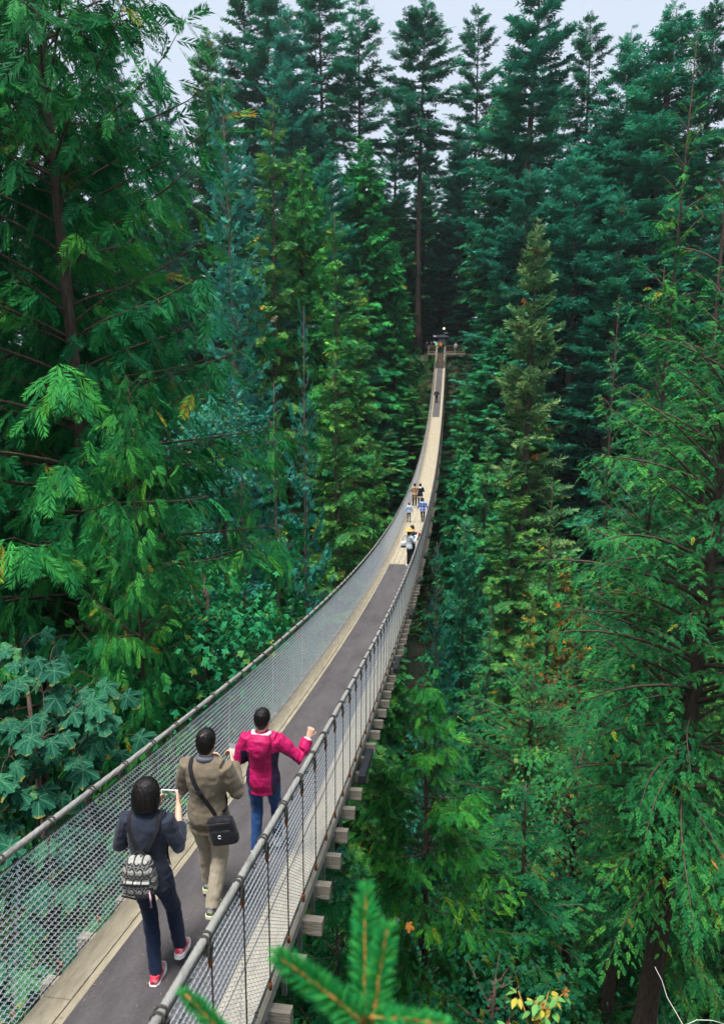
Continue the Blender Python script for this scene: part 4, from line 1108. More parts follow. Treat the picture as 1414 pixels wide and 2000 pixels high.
p3, shirt3 = person('woman in bright pink jacket and blue jeans with one hand raised', BX + .24, 6.22, R(-2), 1.56,
    arms=((-.27, -.02, 1.08), (-.16, .20, 1.08), (.39, .06, 1.11), (.455, .17, 1.30)), legs=((-.085, .02, .475), (-.08, -.10, .095), (.095, .12, .49), (.095, .16, .10)),
    top=M['pink'], bottom=M['jeans_blue'], shoes=(M['sneaker_grey'], M['white']), hair='short', coat=True, hem=.74, flare=1.10, head=(-4, -12), lean=.02, build=.97,
    curl=((40, 50, 40), (62, 78, 55)), hands=((.9, .2, -.2), (-.3, .9, .2)), tight=1.6)
# white cuff and hood of the pink jacket
b = MB(); el, wr = np.array((.39, .06, 1.11)), np.array((.455, .17, 1.30)); loft(b, [el + (wr - el) * .84, el + (wr - el) * .97], [.044, .043], n=14); bake(b.build('cuff', M['white'], p3, True), .006, 1, [(.02, .006)])
b = MB()
for k, (z, y, rx, ry) in enumerate(((1.385, -.055, .100, .050), (1.345, -.085, .118, .062), (1.29, -.105, .098, .050), (1.245, -.105, .055, .030))):
    pass
loft(b, [(0, -.135, 1.19), (0, -.142, 1.225), (0, -.132, 1.29), (0, -.105, 1.36), (0, -.065, 1.41)], [.03, .070, .118, .128, .108], [.024, .050, .066, .074, .062], n=18)
hood = bake(b.build('hood', M['pink'], p3, True), .008, 3, [(.06, .014)])
b = MB(); th = np.linspace(math.pi * .95, math.pi * 2.05, 15); b.tube(np.stack([.088 * np.cos(th), -.012 + .085 * np.sin(th), 1.418 + 0 * th], 1), .021, 8); b.build('hood_lining', M['white'], p3, True)
# thin crown on the man's head
b = MB(); ball(b, (.004, -.045, 1.649), (.010, .020, .005), 12); b.build('crown_spot', noise_mat('thin_hair', (.10, .06, .045), (.2, .12, .09), 60, .6), p2, True)

# --- things they carry
m, nt, b = new_mat('signature_canvas'); M['canvas'] = m
tc = nd(nt, 'TexCoord'); s = nd(nt, 'SeparateXYZ'); nt.links.new(tc.outputs['Object'], s.inputs[0])
def mth(op, a, bb=None, c=None):
    n = nd(nt, 'Math', operation=op)
    for k, v in enumerate((a, bb, c)):
        if v is None: continue
        if isinstance(v, (int, float)): n.inputs[k].default_value = v
        else: nt.links.new(v, n.inputs[k])
    return n.outputs[0]
u = mth('MULTIPLY', s.outputs['X'], 1 / .062); v = mth('MULTIPLY', s.outputs['Z'], 1 / .074)
row = mth('FLOOR', v); odd = mth('MODULO', mth('ABSOLUTE', row), 2)
fu = mth('SUBTRACT', mth('FRACT', mth('ADD', u, mth('MULTIPLY', odd, .5))), .5); fv = mth('SUBTRACT', mth('FRACT', v), .5)
rr = mth('SQRT', mth('ADD', mth('POWER', mth('DIVIDE', fu, .46), 2), mth('POWER', mth('DIVIDE', fv, .47), 2)))
ring = mth('MULTIPLY', mth('GREATER_THAN', rr, .60), mth('LESS_THAN', rr, 1.02))
gap = mth('MULTIPLY', mth('GREATER_THAN', mth('MULTIPLY', fu, mth('SUBTRACT', mth('MULTIPLY', odd, 2), 1)), .08), mth('LESS_THAN', mth('ABSOLUTE', fv), .17))
ring = mth('MULTIPLY', ring, mth('SUBTRACT', 1, gap))
ring = mth('MAXIMUM', ring, mth('GREATER_THAN', rr, 1.12))
wv = nd(nt, 'TexNoise', Scale=220, Detail=1); nt.links.new(tc.outputs['Object'], wv.inputs['Vector'])
lt = ramp(nt, wv.outputs['Fac'], [(.35, (.25, .24, .22)), (.65, (.40, .39, .355))])
mx = nd(nt, 'MixRGB'); nt.links.new(ring, mx.inputs[0]); nt.links.new(lt.outputs[0], mx.inputs[1]); mx.inputs[2].default_value = (.018, .018, .022, 1)
nt.links.new(mx.outputs[0], b.inputs['Base Color']); b.inputs['Roughness'].default_value = .85

def worn(name, pr, label, cat):
    e = empty(name, pr.location); e.rotation_euler = pr.rotation_euler; e.scale = pr.scale
    return tag(e, label, cat)
bp1 = worn('backpack', p1, 'grey and black signature print backpack on the navy shirt', 'backpack')
b = MB(); loft(b, [(0, -.185, .855), (0, -.19, .875), (0, -.195, .93), (0, -.19, 1.02), (0, -.175, 1.10), (0, -.16, 1.145), (0, -.155, 1.155)], [.06, .128, .140, .135, .112, .075, .03], [.03, .062, .072, .070, .060, .045, .02], n=24, power=.8)
bake(b.build('bag_body', M['canvas'], bp1, True), .007, 2, [(.06, .008)])
b = MB(); loft(b, [(0, -.235, .875), (0, -.245, .89), (0, -.250, .94), (0, -.245, .985), (0, -.235, 1.0)], [.06, .110, .116, .110, .07], [.015, .032, .036, .032, .015], n=20, power=.8); bake(b.build('pocket', M['canvas'], bp1, True), .007, 2)
b = MB(); loft(b, [(0, -.215, 1.0), (0, -.235, 1.015), (0, -.232, 1.07), (0, -.20, 1.12), (0, -.165, 1.15)], [.055, .095, .10, .085, .05], [.02, .03, .034, .034, .02], n=20, power=.85); bake(b.build('flap', M['canvas'], bp1, True), .007, 2)
b = MB(); V, F = ribbon([(-.105, -.275, .985), (0, -.284, .988), (.105, -.275, .985)], .014, .005, [(0, -1, 0)] * 3); b.add(V, F); V, F = ribbon([(-.118, -.265, .880), (0, -.283, .872), (.118, -.265, .880)], .016, .006, [(0, -1, 0)] * 3); b.add(V, F); b.build('trim', M['strapping'], bp1)
b = MB(); ball(b, (0, -.285, 1.005), (.012, .008, .012)); b.build('clasp', M['galv'], bp1, True)
b = MB(); th = np.linspace(0, math.pi, 9); b.tube(np.stack([.035 * np.cos(th), -.165 + 0 * th, 1.15 + .035 * np.sin(th)], 1), .009, 6); b.build('handle', M['strapping'], bp1, True)
bv1 = bvh_of(shirt1)
for s_ in (-1, 1):
    V, F = ribbon([(s_ * .030, -.14, 1.145), (s_ * .075, -.13, 1.24), (s_ * .112, -.10, 1.345), (s_ * .118, .0, 1.40), (s_ * .115, .11, 1.30), (s_ * .13, .13, 1.10), (s_ * .14, .03, .92)], .034, .006, [(0, -1, .1), (0, -1, .2), (0, -.7, .7), (0, 0, 1), (0, 1, .4), (0, 1, 0), (s_, .6, 0)], bv1, .006)
    b = MB(); b.add(V, F).build('shoulder_strap', M['strapping'], bp1)
b = MB(); b.tube([(.10, -.27, .93), (.112, -.285, .88), (.11, -.28, .80)], [.004, .008, .010], 6); b.build('tassel', noise_mat('pink_tassel', (.45, .25, .32), (.6, .4, .45), 30), bp1, True)

ph = worn('phone', p1, 'white phone held up in the hands of the woman in navy', 'phone')
b = MB(); b.box((.075, .355, 1.345), (.145, .010, .073)); bake(b.build('case', M['white'], ph), bevel=.004)
m, nt, bb = new_mat('phone_screen'); tc = nd(nt, 'TexCoord'); no = nd(nt, 'TexNoise', Scale=30, Detail=3); nt.links.new(tc.outputs['Object'], no.inputs[0])
rp = ramp(nt, no.outputs['Fac'], [(.35, (.02, .07, .04)), (.5, (.06, .14, .08)), (.65, (.35, .36, .34))]); nt.links.new(rp.outputs[0], bb.inputs['Emission Color']); bb.inputs['Emission Strength'].default_value = .5; bb.inputs['Base Color'].default_value = (.02, .02, .02, 1); bb.inputs['Roughness'].default_value = .1
MB().box((.075, .3485, 1.345), (.122, .002, .064)).build('screen', m, ph)

bg = worn('shoulder_bag', p2, 'black nylon shoulder bag hanging on the hip of the man in taupe', 'bag')
rotb = Matrix.Rotation(R(-14), 3, 'Y')
def tilt(v, c): v = np.array(v) - c; return v @ np.array(rotb).T + c
cb = np.array((.20, -.165, .86))
b = MB(); loft(b, [tilt((.20, -.165, z), cb) for z in (.735, .75, .80, .90, .965, .985)], [.09, .118, .125, .122, .115, .07], [.02, .048, .058, .055, .046, .02], n=24, power=.6); bake(b.build('bag_body', M['black_cloth'], bg, True), .007, 2, [(.05, .01)])
b = MB(); loft(b, [tilt((.20, -.205, z), cb) for z in (.755, .765, .82, .88, .895)], [.07, .098, .102, .098, .07], [.015, .028, .032, .028, .012], n=24, power=.6); bake(b.build('pocket', M['black_cloth'], bg, True), .007, 2)
b = MB(); th = np.linspace(R(35), R(325), 14); c0 = tilt((.195, -.238, .845), cb); b.tube(np.stack([c0[0] + .014 * np.cos(th), c0[1] + 0 * th, c0[2] + .014 * np.sin(th)], 1), .003, 6); b.build('emblem', M['galv'], bg, True)
b = MB(); V, F = ribbon([tilt((.09, -.222, .955), cb), tilt((.20, -.226, .962), cb), tilt((.31, -.22, .955), cb)], .008, .004, [(0, -1, 0)] * 3); b.add(V, F).build('zip', M['rod'], bg)
V, F = ribbon([(.115, -.14, .955), (.03, -.13, 1.10), (-.05, -.125, 1.24), (-.105, -.08, 1.365), (-.115, .0, 1.40), (-.09, .11, 1.32), (.03, .14, 1.15), (.17, .11, 1.0), (.25, -.03, .965), (.275, -.13, .955)], .038, .006, [(0, -1, 0), (0, -1, 0), (0, -1, .1), (0, -.7, .7), (0, 0, 1), (0, 1, .3), (0, 1, 0), (.5, 1, 0), (1, 0, 0), (1, -.6, 0)], bvh_of(shirt2), .006)
MB().add(V, F).build('strap', M['strapping'], bg)
b = MB(); b.box((-.012, -.138, 1.165), (.048, .014, .03)); o = b.build('slider', M['strapping'], bg)
pp = worn('folded_paper', p2, 'white folded paper held at the chest of the man in taupe', 'paper')
V, F = ribbon([(.09, .36, 1.24), (.10, .375, 1.30), (.105, .37, 1.35)], .055, .003, [(0, -1, .2)] * 3); MB().add(V, F).build('sheet', M['white'], pp)

# --- people farther along the bridge
VF = .017
STAND = ((-.09, .01, .48), (-.09, -.02, .085), (.09, .01, .48), (.09, .03, .085))
WALK = ((-.09, .10, .49), (-.085, .16, .10), (.09, .02, .47), (.085, -.18, .13))
M['tan_coat'] = cloth('tan_coat', (.42, .26, .14)); M['black_coat'] = cloth('black_coat', (.012, .014, .025)); M['ice'] = cloth('pale_jacket', (.55, .62, .66))
M['plaid_blue'] = plaid('blue_plaid', (.01, .05, .30), (.06, .20, .60), (.80, .82, .84), 5); M['plaid_pale'] = plaid('pale_plaid', (.50, .58, .70), (.04, .14, .45), (.78, .80, .80), 6)
M['black_leg'] = cloth('black_leggings', (.010, .010, .013)); M['grey_leg'] = cloth('grey_trousers', (.10, .11, .14))
SH_B, SH_W = (M['black_cloth'], M['black_cloth']), (M['white'], M['white'])
e, _ = person('woman in wide straw hat and pale jacket photographing over the rail', BX + .38, 28.6, R(-62), 1.62, arms=((-.22, .12, 1.12), (-.04, .36, 1.34), (.22, .12, 1.12), (.04, .36, 1.36)), legs=STAND, vox=VF, top=M['ice'], bottom=M['black_leg'], shoes=SH_W, hair='long', hem=.80, cat='person', head=(6, 0))
b = MB(); hz_ = 1.60
loft(b, [(0, .0, hz_ - .02), (0, 0, hz_ - .005), (0, 0, hz_ + .012), (0, .0, hz_ + .06), (0, 0, hz_ + .095), (0, 0, hz_ + .105)], [.215, .21, .105, .096, .078, .03], [.225, .22, .11, .105, .085, .03], n=22)
b.build('straw_hat', noise_mat('straw', (.55, .30, .08), (.72, .45, .16), 40, .8, .4), e, True)
hat = worn('phone', e, 'red cased phone raised by the woman in the straw hat', 'phone')
MB().box((.02, .43, 1.42), (.08, .012, .15)).build('case', noise_mat('red_case', (.6, .03, .04), (.7, .06, .06), 10), hat); MB().box((.02, .423, 1.42), (.07, .002, .135)).build('screen', M['black'], hat)
tb = worn('handbag', e, 'white and black tote bag on the arm of the woman in the straw hat', 'bag')
b = MB(); loft(b, [(-.26, -.10, z) for z in (.86, .885, 1.02, 1.07)], [.055, .065, .06, .04], [.16, .17, .16, .14], n=16, power=.7); b.build('bag_body', M['white'], tb, True)
b = MB(); loft(b, [(-.26, -.10, z) for z in (.80, .815, .885)], [.05, .062, .067], [.15, .17, .174], n=16, power=.7); b.build('base_panel', M['black_cloth'], tb, True)
b = MB(); th = np.linspace(0, math.pi, 11); b.tube(np.stack([-.255 + 0 * th, -.10 + .10 * np.cos(th), 1.06 + .26 * np.sin(th)], 1), .010, 6); b.build('handle', M['black_cloth'], tb, True)
person('man with brown hair mostly hidden behind the straw hat', BX + .45, 29.25, R(-50), 1.70, arms=((-.25, .1, 1.1), (-.05, .33, 1.3), (.25, .1, 1.1), (.08, .33, 1.3)), legs=STAND, vox=VF, top=M['black_coat'], bottom=M['jeans_dark'], shoes=SH_B, hair_mat='hair_brown')
e, _ = person('small boy in red cap and pale blue checked shirt', BX - .42, 41.7, R(8), 1.20, arms=((-.24, -.03, 1.10), (-.30, .05, .90), (.24, -.03, 1.10), (.30, .02, .88)), legs=WALK, vox=VF, top=M['plaid_pale'], bottom=M['grey_leg'], shoes=SH_B, hem=.80)
b = MB(); loft(b, [(0, .01, 1.565), (0, .01, 1.60), (0, .005, 1.65), (0, 0, 1.672)], [.088, .088, .066, .02], [.105, .105, .08, .02], n=16); loft(b, [(0, .07, 1.575), (0, .17, 1.57)], [.075, .05], [.008, .006], n=10); b.build('cap', noise_mat('red_cap', (.55, .02, .03), (.66, .04, .05), 12), e, True)
person('boy in bright blue plaid shirt and dark jeans walking by the rail', BX + .40, 41.9, R(-6), 1.46, arms=((-.27, .02, 1.10), (-.36, .06, .90), (.27, -.02, 1.10), (.37, -.04, .90)), legs=WALK, vox=VF, top=M['plaid_blue'], bottom=M['jeans_dark'], shoes=SH_B, hem=.76, flare=1.15, build=1.1, hair_mat='hair_brown')
e, _ = person('woman in tan hooded coat and black leggings', BX - .38, 47.4, R(6), 1.64, arms=((-.24, .05, 1.10), (-.05, .26, 1.22), (.24, .05, 1.10), (.05, .26, 1.22)), legs=STAND, vox=VF, top=M['tan_coat'], bottom=M['black_leg'], shoes=SH_W, coat=True, hem=.70, flare=1.1, tight=1.2, build=.95)
b = MB(); loft(b, [(0, -.09, 1.30), (0, -.08, 1.37), (0, -.05, 1.41)], [.09, .13, .11], [.04, .06, .05], n=14); b.build('hood', M['tan_coat'], e, True)
e, _ = person('long haired woman in black coat with white hem beside the tan coat', BX - .02, 47.6, R(-4), 1.62, arms=((-.24, .05, 1.10), (-.05, .26, 1.22), (.24, .05, 1.10), (.05, .26, 1.22)), legs=STAND, vox=VF, top=M['black_coat'], bottom=M['jeans_dark'], shoes=SH_W, coat=True, hem=.78, flare=1.1, tight=1.6, hair='long')
b = MB(); loft(b, [(0, 0, .66), (0, 0, .70), (0, 0, .82)], [.18, .19, .185], [.13, .14, .135], n=16); b.build('shirt_hem', M['white'], e, True)
b = MB(); loft(b, [(0, -.09, 1.30), (0, -.08, 1.37), (0, -.05, 1.41)], [.09, .12, .10], [.04, .055, .05], n=14); b.build('hood', M['ice'], e, True)
e, _ = person('lone man in dark jacket and grey shirt walking down from the far stairs', BX - .12, 95.6, R(176), 1.72, arms=((-.30, .0, 1.08), (-.30, .12, .90), (.30, 0, 1.08), (.30, .12, .90)), legs=STAND, vox=VF, top=M['black_coat'], bottom=M['black_leg'], shoes=SH_B, coat=True, hem=.80, tight=1.5, build=1.15)
b = MB(); loft(b, [(0, .02, .80), (0, .03, 1.0), (0, .03, 1.25), (0, .02, 1.38)], [.08, .085, .08, .04], [.14, .125, .13, .09], n=12); b.build('grey_shirt', M['grey_knit'], e, True)
M['green_vest'] = cloth('green_jacket', (.22, .62, .10)); M['orange_vest'] = cloth('orange_vest', (.80, .22, .02))
DOWN = ((-.26, 0, 1.08), (-.24, .12, .88), (.26, 0, 1.08), (.24, .12, .88)); FOLD = ((-.26, .05, 1.08), (-.02, .25, 1.12), (.26, .05, 1.08), (.05, .25, 1.14))
for lab, dx, dy, rz, hh, tp, bt, ar, hr in (
    ('attendant in orange vest and blue trousers at the stair top', .06, .35, 100, 1.75, 'orange_vest', 'jeans_blue', FOLD, 'short'),
    ('person in lime green top beside the orange vest', -.62, .75, 190, 1.70, 'green_vest', 'khaki', FOLD, 'short'),
    ('person in dark clothes between the green top and the orange vest', -.25, .6, 200, 1.66, 'taupe', 'jeans_dark', DOWN, 'short'),
    ('person in black behind the platform rail, second from the stairs', -1.5, .9, 150, 1.72, 'black_coat', 'black_leg', DOWN, 'short'),
    ('person in navy behind the platform rail, farthest from the stairs', -2.2, 1.0, 220, 1.70, 'navy_shirt', 'black_leg', DOWN, 'short'),
    ('person in pale jacket behind the rail right of the stairs', 2.3, 1.2, 160, 1.66, 'ice', 'grey_leg', DOWN, 'long')):
    person(lab, BX + dx, YP + dy, R(rz), hh, arms=ar, legs=STAND, vox=.025, top=M[tp], bottom=M[bt], shoes=SH_B, hair=hr, base_z=ZP)
# ------------------------------------------------------------------ undergrowth on the canyon slopes
def undergrowth():
    n = 11000
    y = rng.uniform(-4, 112, n); x = rng.uniform(-1, 1, n) * (y * .62 + 9) - y * SY
    z = terrain(x, y)
    ok = (np.abs(y - 56) > 11.5) & (np.abs(np.hypot(x, y)) > 3) & ~((np.abs(x - BX) < 1.6) & (y < 3))
    x, y = np.concatenate([x[ok], BX + rng.uniform(-9, 9, 3500)]), np.concatenate([y[ok], rng.uniform(84, 114, 3500)]); z = terrain(x, y); n = len(x)
    P = np.stack([x, y, z - .05], 1); a = rng.uniform(0, 6.28, n)
    X = np.stack([np.cos(a), np.sin(a), rng.uniform(.2, 1.2, n)], 1)
    N = np.stack([-np.cos(a) * .6, -np.sin(a) * .6, np.ones(n)], 1) + rng.normal(0, .2, (n, 3))
    V, T, r = stamp('hemlock_far', P, X, N, rng.uniform(.7, 1.9, n), np.clip(rng.uniform(0, 1, n) * .6 + .4 * np.sin(x * .4) ** 2, 0, .99))
    o = obj('undergrowth', mesh_np('undergrowth', V, T, M['hemlock'], rnd=r)); o.color = (.6, .72, .62, 1)  # dark tint paints in the shade of the low slopes
    tag(o, 'ferns and low bushes covering the canyon slopes', kind='stuff')
undergrowth()

# ------------------------------------------------------------------ broad-leaved maples
def leaf_outline():
    """five-lobed maple leaf, stalk at the origin, tip along +x"""
    pts = []
    lobes = ((-118, .52), (-58, .86), (0, 1.0), (58, .86), (118, .52))
    for k, (a, L) in enumerate(lobes):
        for da, f in ((-25, .66), (-17, .76), (-18, .84), (-6, .91), (0, 1), (6, .91), (18, .84), (17, .76), (25, .66)):
            pts.append((R(a + da * (1.15 if k in (0, 4) else 1)), L * f))
        if k < 4: pts.append((R((a + lobes[k + 1][0]) / 2), .54 if k in (1, 2) else .46))
    c = np.array([.12, 0])
    P = np.array([[c[0] + .62 * r * math.cos(t), .62 * r * math.sin(t)] for t, r in pts])
    return P
def maple_leaf_mesh(seed, mat):
    g = np.random.default_rng(seed); P = leaf_outline() * (1 + g.normal(0, .03, (49, 1)) * np.ones((1, 2)))
    n = len(P); mid = P * .5 + np.array([.12, 0]) * .5
    def zz(q): x, y = q[:, 0], q[:, 1]; return -.13 * x * x - .20 * np.abs(y) ** 1.5 + .05 * np.sin(7 * np.arctan2(y, x - .12)) * np.hypot(x - .12, y)
    V = np.vstack([[[.12, 0, .0]], np.column_stack([mid, zz(mid) + .02]), np.column_stack([P, zz(P)])])
    i = np.arange(n); j = (i + 1) % n
    return mesh_np('maple_leaf', V, [np.stack([0 * i, 1 + i, 1 + j], 1), np.stack([1 + i, 1 + n + i, 1 + n + j, 1 + j], 1)], mat, smooth=True)
def maple_leaf_mat():
    m, nt, b = new_mat('maple_leaf'); tc = nd(nt, 'TexCoord'); oi = nd(nt, 'ObjectInfo')
    n1 = nd(nt, 'TexNoise', Scale=5, Detail=5, Roughness=.7); n2 = nd(nt, 'TexNoise', Scale=22, Detail=4)
    ofs = nd(nt, 'VectorMath', operation='ADD'); nt.links.new(tc.outputs['Object'], ofs.inputs[0]); nt.links.new(oi.outputs['Location'], ofs.inputs[1])
    for q in (n1, n2): nt.links.new(ofs.outputs[0], q.inputs['Vector'])
    base = ramp(nt, oi.outputs['Random'], [(0, (.006, .065, .040)), (.5, (.010, .10, .056)), (.85, (.018, .135, .066)), (1, (.06, .17, .035))])
    dust = ramp(nt, n2.outputs['Fac'], [(.56, (0, 0, 0)), (.68, (1, 1, 1))]); dm = nd(nt, 'Math', operation='MULTIPLY'); nt.links.new(dust.outputs[0], dm.inputs[0]); nt.links.new(oi.outputs['Random'], dm.inputs[1])
    m1 = nd(nt, 'MixRGB'); nt.links.new(dm.outputs[0], m1.inputs[0]); nt.links.new(base.outputs[0], m1.inputs[1]); m1.inputs[2].default_value = (.15, .25, .18, 1)
    ln = nd(nt, 'VectorMath', operation='LENGTH'); nt.links.new(tc.outputs['Object'], ln.inputs[0])
    ad = nd(nt, 'Math', operation='MULTIPLY_ADD'); nt.links.new(n1.outputs['Fac'], ad.inputs[0]); ad.inputs[1].default_value = .55; nt.links.new(ln.outputs['Value'], ad.inputs[2])
    ed = ramp(nt, ad.outputs[0], [(.92, (0, 0, 0)), (1.0, (1, 1, 1))]); em = nd(nt, 'Math', operation='MULTIPLY'); nt.links.new(ed.outputs[0], em.inputs[0]); em.inputs[1].default_value = .75
    m2 = nd(nt, 'MixRGB'); nt.links.new(em.outputs[0], m2.inputs[0]); nt.links.new(m1.outputs[0], m2.inputs[1]); m2.inputs[2].default_value = (.34, .26, .02, 1)
    # pale veins running out to the five lobe tips
    s = nd(nt, 'SeparateXYZ'); nt.links.new(tc.outputs['Object'], s.inputs[0])
    def mt(op, a, b_=None):
        n = nd(nt, 'Math', operation=op)
        for k, v in enumerate((a, b_)):
            if v is None: continue
            if isinstance(v, (int, float)): n.inputs[k].default_value = v
            else: nt.links.new(v, n.inputs[k])
        return n.outputs[0]
    dx = mt('SUBTRACT', s.outputs['X'], .12); ang = mt('ABSOLUTE', mt('ARCTAN2', s.outputs['Y'], dx)); rad = mt('SQRT', mt('ADD', mt('MULTIPLY', dx, dx), mt('MULTIPLY', s.outputs['Y'], s.outputs['Y'])))
    best = None
    for a in (0, 58, 118):
        d = mt('MULTIPLY', mt('ABSOLUTE', mt('SINE', mt('SUBTRACT', ang, R(a)))), rad); best = d if best is None else mt('MINIMUM', best, d)
    vein = mt('MULTIPLY', mt('LESS_THAN', best, .012), .45)
    m3 = nd(nt, 'MixRGB'); nt.links.new(vein, m3.inputs[0]); nt.links.new(m2.outputs[0], m3.inputs[1]); m3.inputs[2].default_value = (.10, .26, .12, 1)
    nt.links.new(m3.outputs[0], b.inputs['Base Color']); b.inputs['Roughness'].default_value = .6; b.inputs['Specular IOR Level'].default_value = .1
    bp = nd(nt, 'Bump', Strength=.4, Distance=.03); nt.links.new(n1.outputs['Fac'], bp.inputs['Height']); nt.links.new(bp.outputs[0], b.inputs['Normal'])
    tr = nd(nt, 'BsdfTranslucent'); ms = nd(nt, 'MixShader', Fac=.2); nt.links.new(m3.outputs[0], tr.inputs['Color']); nt.links.new(b.outputs[0], ms.inputs[1]); nt.links.new(tr.outputs[0], ms.inputs[2]); nt.links.new(ms.outputs[0], nt.nodes['Material Output'].inputs['Surface'])
    return m
LM = maple_leaf_mat()
LEAF = [maple_leaf_mesh(q, LM) for q in range(4)]

def near_maple():
    g = np.random.default_rng(21)
    base = at(60, 1500, 7.4); bz = float(terrain(base.x, base.y))
    e = empty('maple_tree', (base.x, base.y, bz)); tag(e, 'broad leaved maple with large spotted leaves beside the near mesh fence', 'tree')
    b0 = np.array((base.x, base.y, bz)); wood = MB(); top = np.array(at(50, 1300, 7.6)) - b0
    tr = [np.array([0, 0, -.3]), np.array([.15, .1, top[2] * .4]), np.array([.0, .15, top[2] * .7]), top]
    wood.tube(tr, [.11, .09, .06, .02], 8)
    tips = [(40, 1262, 7.8), (95, 1290, 7.4), (10, 1330, 7.2), (85, 1345, 7.0), (40, 1395, 7.0), (150, 1345, 7.4), (120, 1400, 6.9), (185, 1370, 7.2), (70, 1440, 6.6), (15, 1470, 6.4), (150, 1460, 7.0), (190, 1480, 7.3), (215, 1440, 7.6),
            (60, 1530, 6.4), (20, 1575, 6.2), (110, 1540, 6.9), (150, 1570, 7.2), (30, 1630, 6.0), (90, 1640, 6.2), (-20, 1400, 6.8), (-25, 1520, 6.2), (40, 1720, 5.8), (110, 1720, 6.1), (170, 1690, 6.4), (20, 1790, 5.5), (90, 1810, 5.7), (160, 1790, 6.0), (220, 1740, 6.6), (60, 1880, 5.3), (130, 1880, 5.6), (-30, 1680, 5.7), (200, 1620, 6.8), (240, 1660, 7.0), (0, 1920, 5.2), (230, 1570, 7.4)]
    for px, py, d in tips:
        t = np.array(at(px, py, d))
        if t[0] > BX - 1.15: t[0] = BX - 1.15 - g.uniform(0, .2)
        t = t - b0; f = g.uniform(.45, .95); k = f * 3; i = min(int(k), 2); s = tr[i] + (tr[i + 1] - tr[i]) * (k - i)
        s = s if s[2] < t[2] else tr[1] + (tr[2] - tr[1]) * g.uniform(0, 1)
        m = s * .4 + t * .6 + np.array([0, 0, .12])
        wood.tube([s, m, t - np.array([0, 0, .06])], [.022, .013, .006], 5)
        for q in range(int(g.integers(6, 10))):
            a = g.uniform(0, 6.28); r_ = g.uniform(.08, .36)
            p = t + np.array([math.cos(a) * r_, math.sin(a) * r_, g.normal(0, .07)])
            if p[0] + b0[0] > BX - 1.02: continue
            wood.tube([t - np.array([0, 0, .06]), (t + p) / 2 + [0, 0, .02], p], [.005, .004, .003], 4)
            sz = g.uniform(.20, .37) * (1 if q else 1.12)
            # leaf hangs outwards and tilts towards the light
            out = np.array([math.cos(a) * .8, math.sin(a) * .8 - .5, -.45 - g.uniform(0, .3)]); out = unit(out)
            nn = unit(np.array([g.normal(0, .25), -.45 + g.normal(0, .25), 1.0])); yv = unit(np.cross(nn, out)); nn = np.cross(out, yv)
            mt = Matrix(((out[0], yv[0], nn[0]), (out[1], yv[1], nn[1]), (out[2], yv[2], nn[2]))).to_euler()
            obj('leaf', LEAF[int(g.integers(4))], e, p, mt, (sz * 1.15, sz * 1.15, sz * 1.15))
    wood.build('trunk', M['bark'], e, True)
near_maple()

def broad_tree(base, H, rx, label, tint, n=5200, lf=.26, layers=9, name='maple_tree'):
    g = np.random.default_rng(int(abs(base[0] * 7 + base[1])))
    e = empty(name, base); tag(e, label, 'tree'); w = MB()
    w.tube([(0, 0, -.3), (.2, .1, H * .35), (0, .2, H * .7), (.1, 0, H * .96)], [.2, .16, .09, .03], 8)
    P = []; N = []
    for k in range(layers * 6):
        t = g.uniform(.25, 1); a = g.uniform(0, 6.28); rr = rx * math.sqrt(max(.05, 1 - (2 * t - 1.15) ** 2)) * g.uniform(.45, 1)
        c = np.array([math.cos(a) * rr, math.sin(a) * rr, H * (.1 + .88 * t)])
        w.tube([(0, .1, max(1, c[2] - rr * .8)), c * [.5, .5, 1] - [0, 0, .3], c], [.05, .03, .01], 5, cap=False)
        m = n // (layers * 6); q = g.normal(0, 1, (m, 3)) * [.75, .75, .22]
        q[:, 2] -= .12 * (q[:, 0] ** 2 + q[:, 1] ** 2)
        P.append(c + q); N.append(np.tile([math.cos(a) * .5, math.sin(a) * .5, 1.], (m, 1)) + g.normal(0, .3, (m, 3)))
    P = np.vstack(P); N = np.vstack(N); k = len(P)
    o5 = np.array([[0, 0, 0], [.5, .42, -.1], [.62, .12, 0], [1, 0, -.12], [.62, -.12, 0], [.5, -.42, -.1]]); T5 = np.array([[0, 2, 1], [0, 3, 2], [0, 4, 3], [0, 5, 4]])
    a = g.uniform(0, 6.28, k); X = np.stack([np.cos(a), np.sin(a), -.5 + 0 * a], 1); X /= np.linalg.norm(X, axis=1, keepdims=True)
    Y = np.cross(N, X); Y /= np.linalg.norm(Y, axis=1, keepdims=True); Z = np.cross(X, Y); L = lf * g.uniform(.7, 1.3, k)
    V = P[:, None] + L[:, None, None] * (o5[None, :, :1] * X[:, None] + o5[None, :, 1:2] * Y[:, None] + o5[None, :, 2:] * Z[:, None])
    T = T5[None] + (np.arange(k) * 6)[:, None, None]
    w.build('trunk', M['bark'], e, True)
    o = obj('crown', mesh_np('maple_crown', V.reshape(-1, 3), T.reshape(-1, 3), M['broad'], rnd=np.repeat(np.clip(g.uniform(0, 1, k), 0, .985), 4)), e); o.color = (*tint, 1)
    return e
def broad_px(px, py, y, hw, H, label, tint, **k):
    p = at(px, py, y); rw = hw * depth_of(p.x, y, p.z) / F_PX
    bz = max(float(terrain(p.x, y)), p.z - H)
    return broad_tree((p.x, y, bz if bz < p.z - 2 else p.z - H), p.z - bz, rw, label, tint, **k)
broad_px(425, 785, 41, 85, 14, 'teal leaved maple in the shade beside the tall blue green fir', (1.0, 1.0, 1.35), n=7000)
broad_px(395, 1120, 15, 100, 9, 'light green maple sapling low behind the near mesh fence', (.9, 1.2, .9), n=3800, lf=.2)
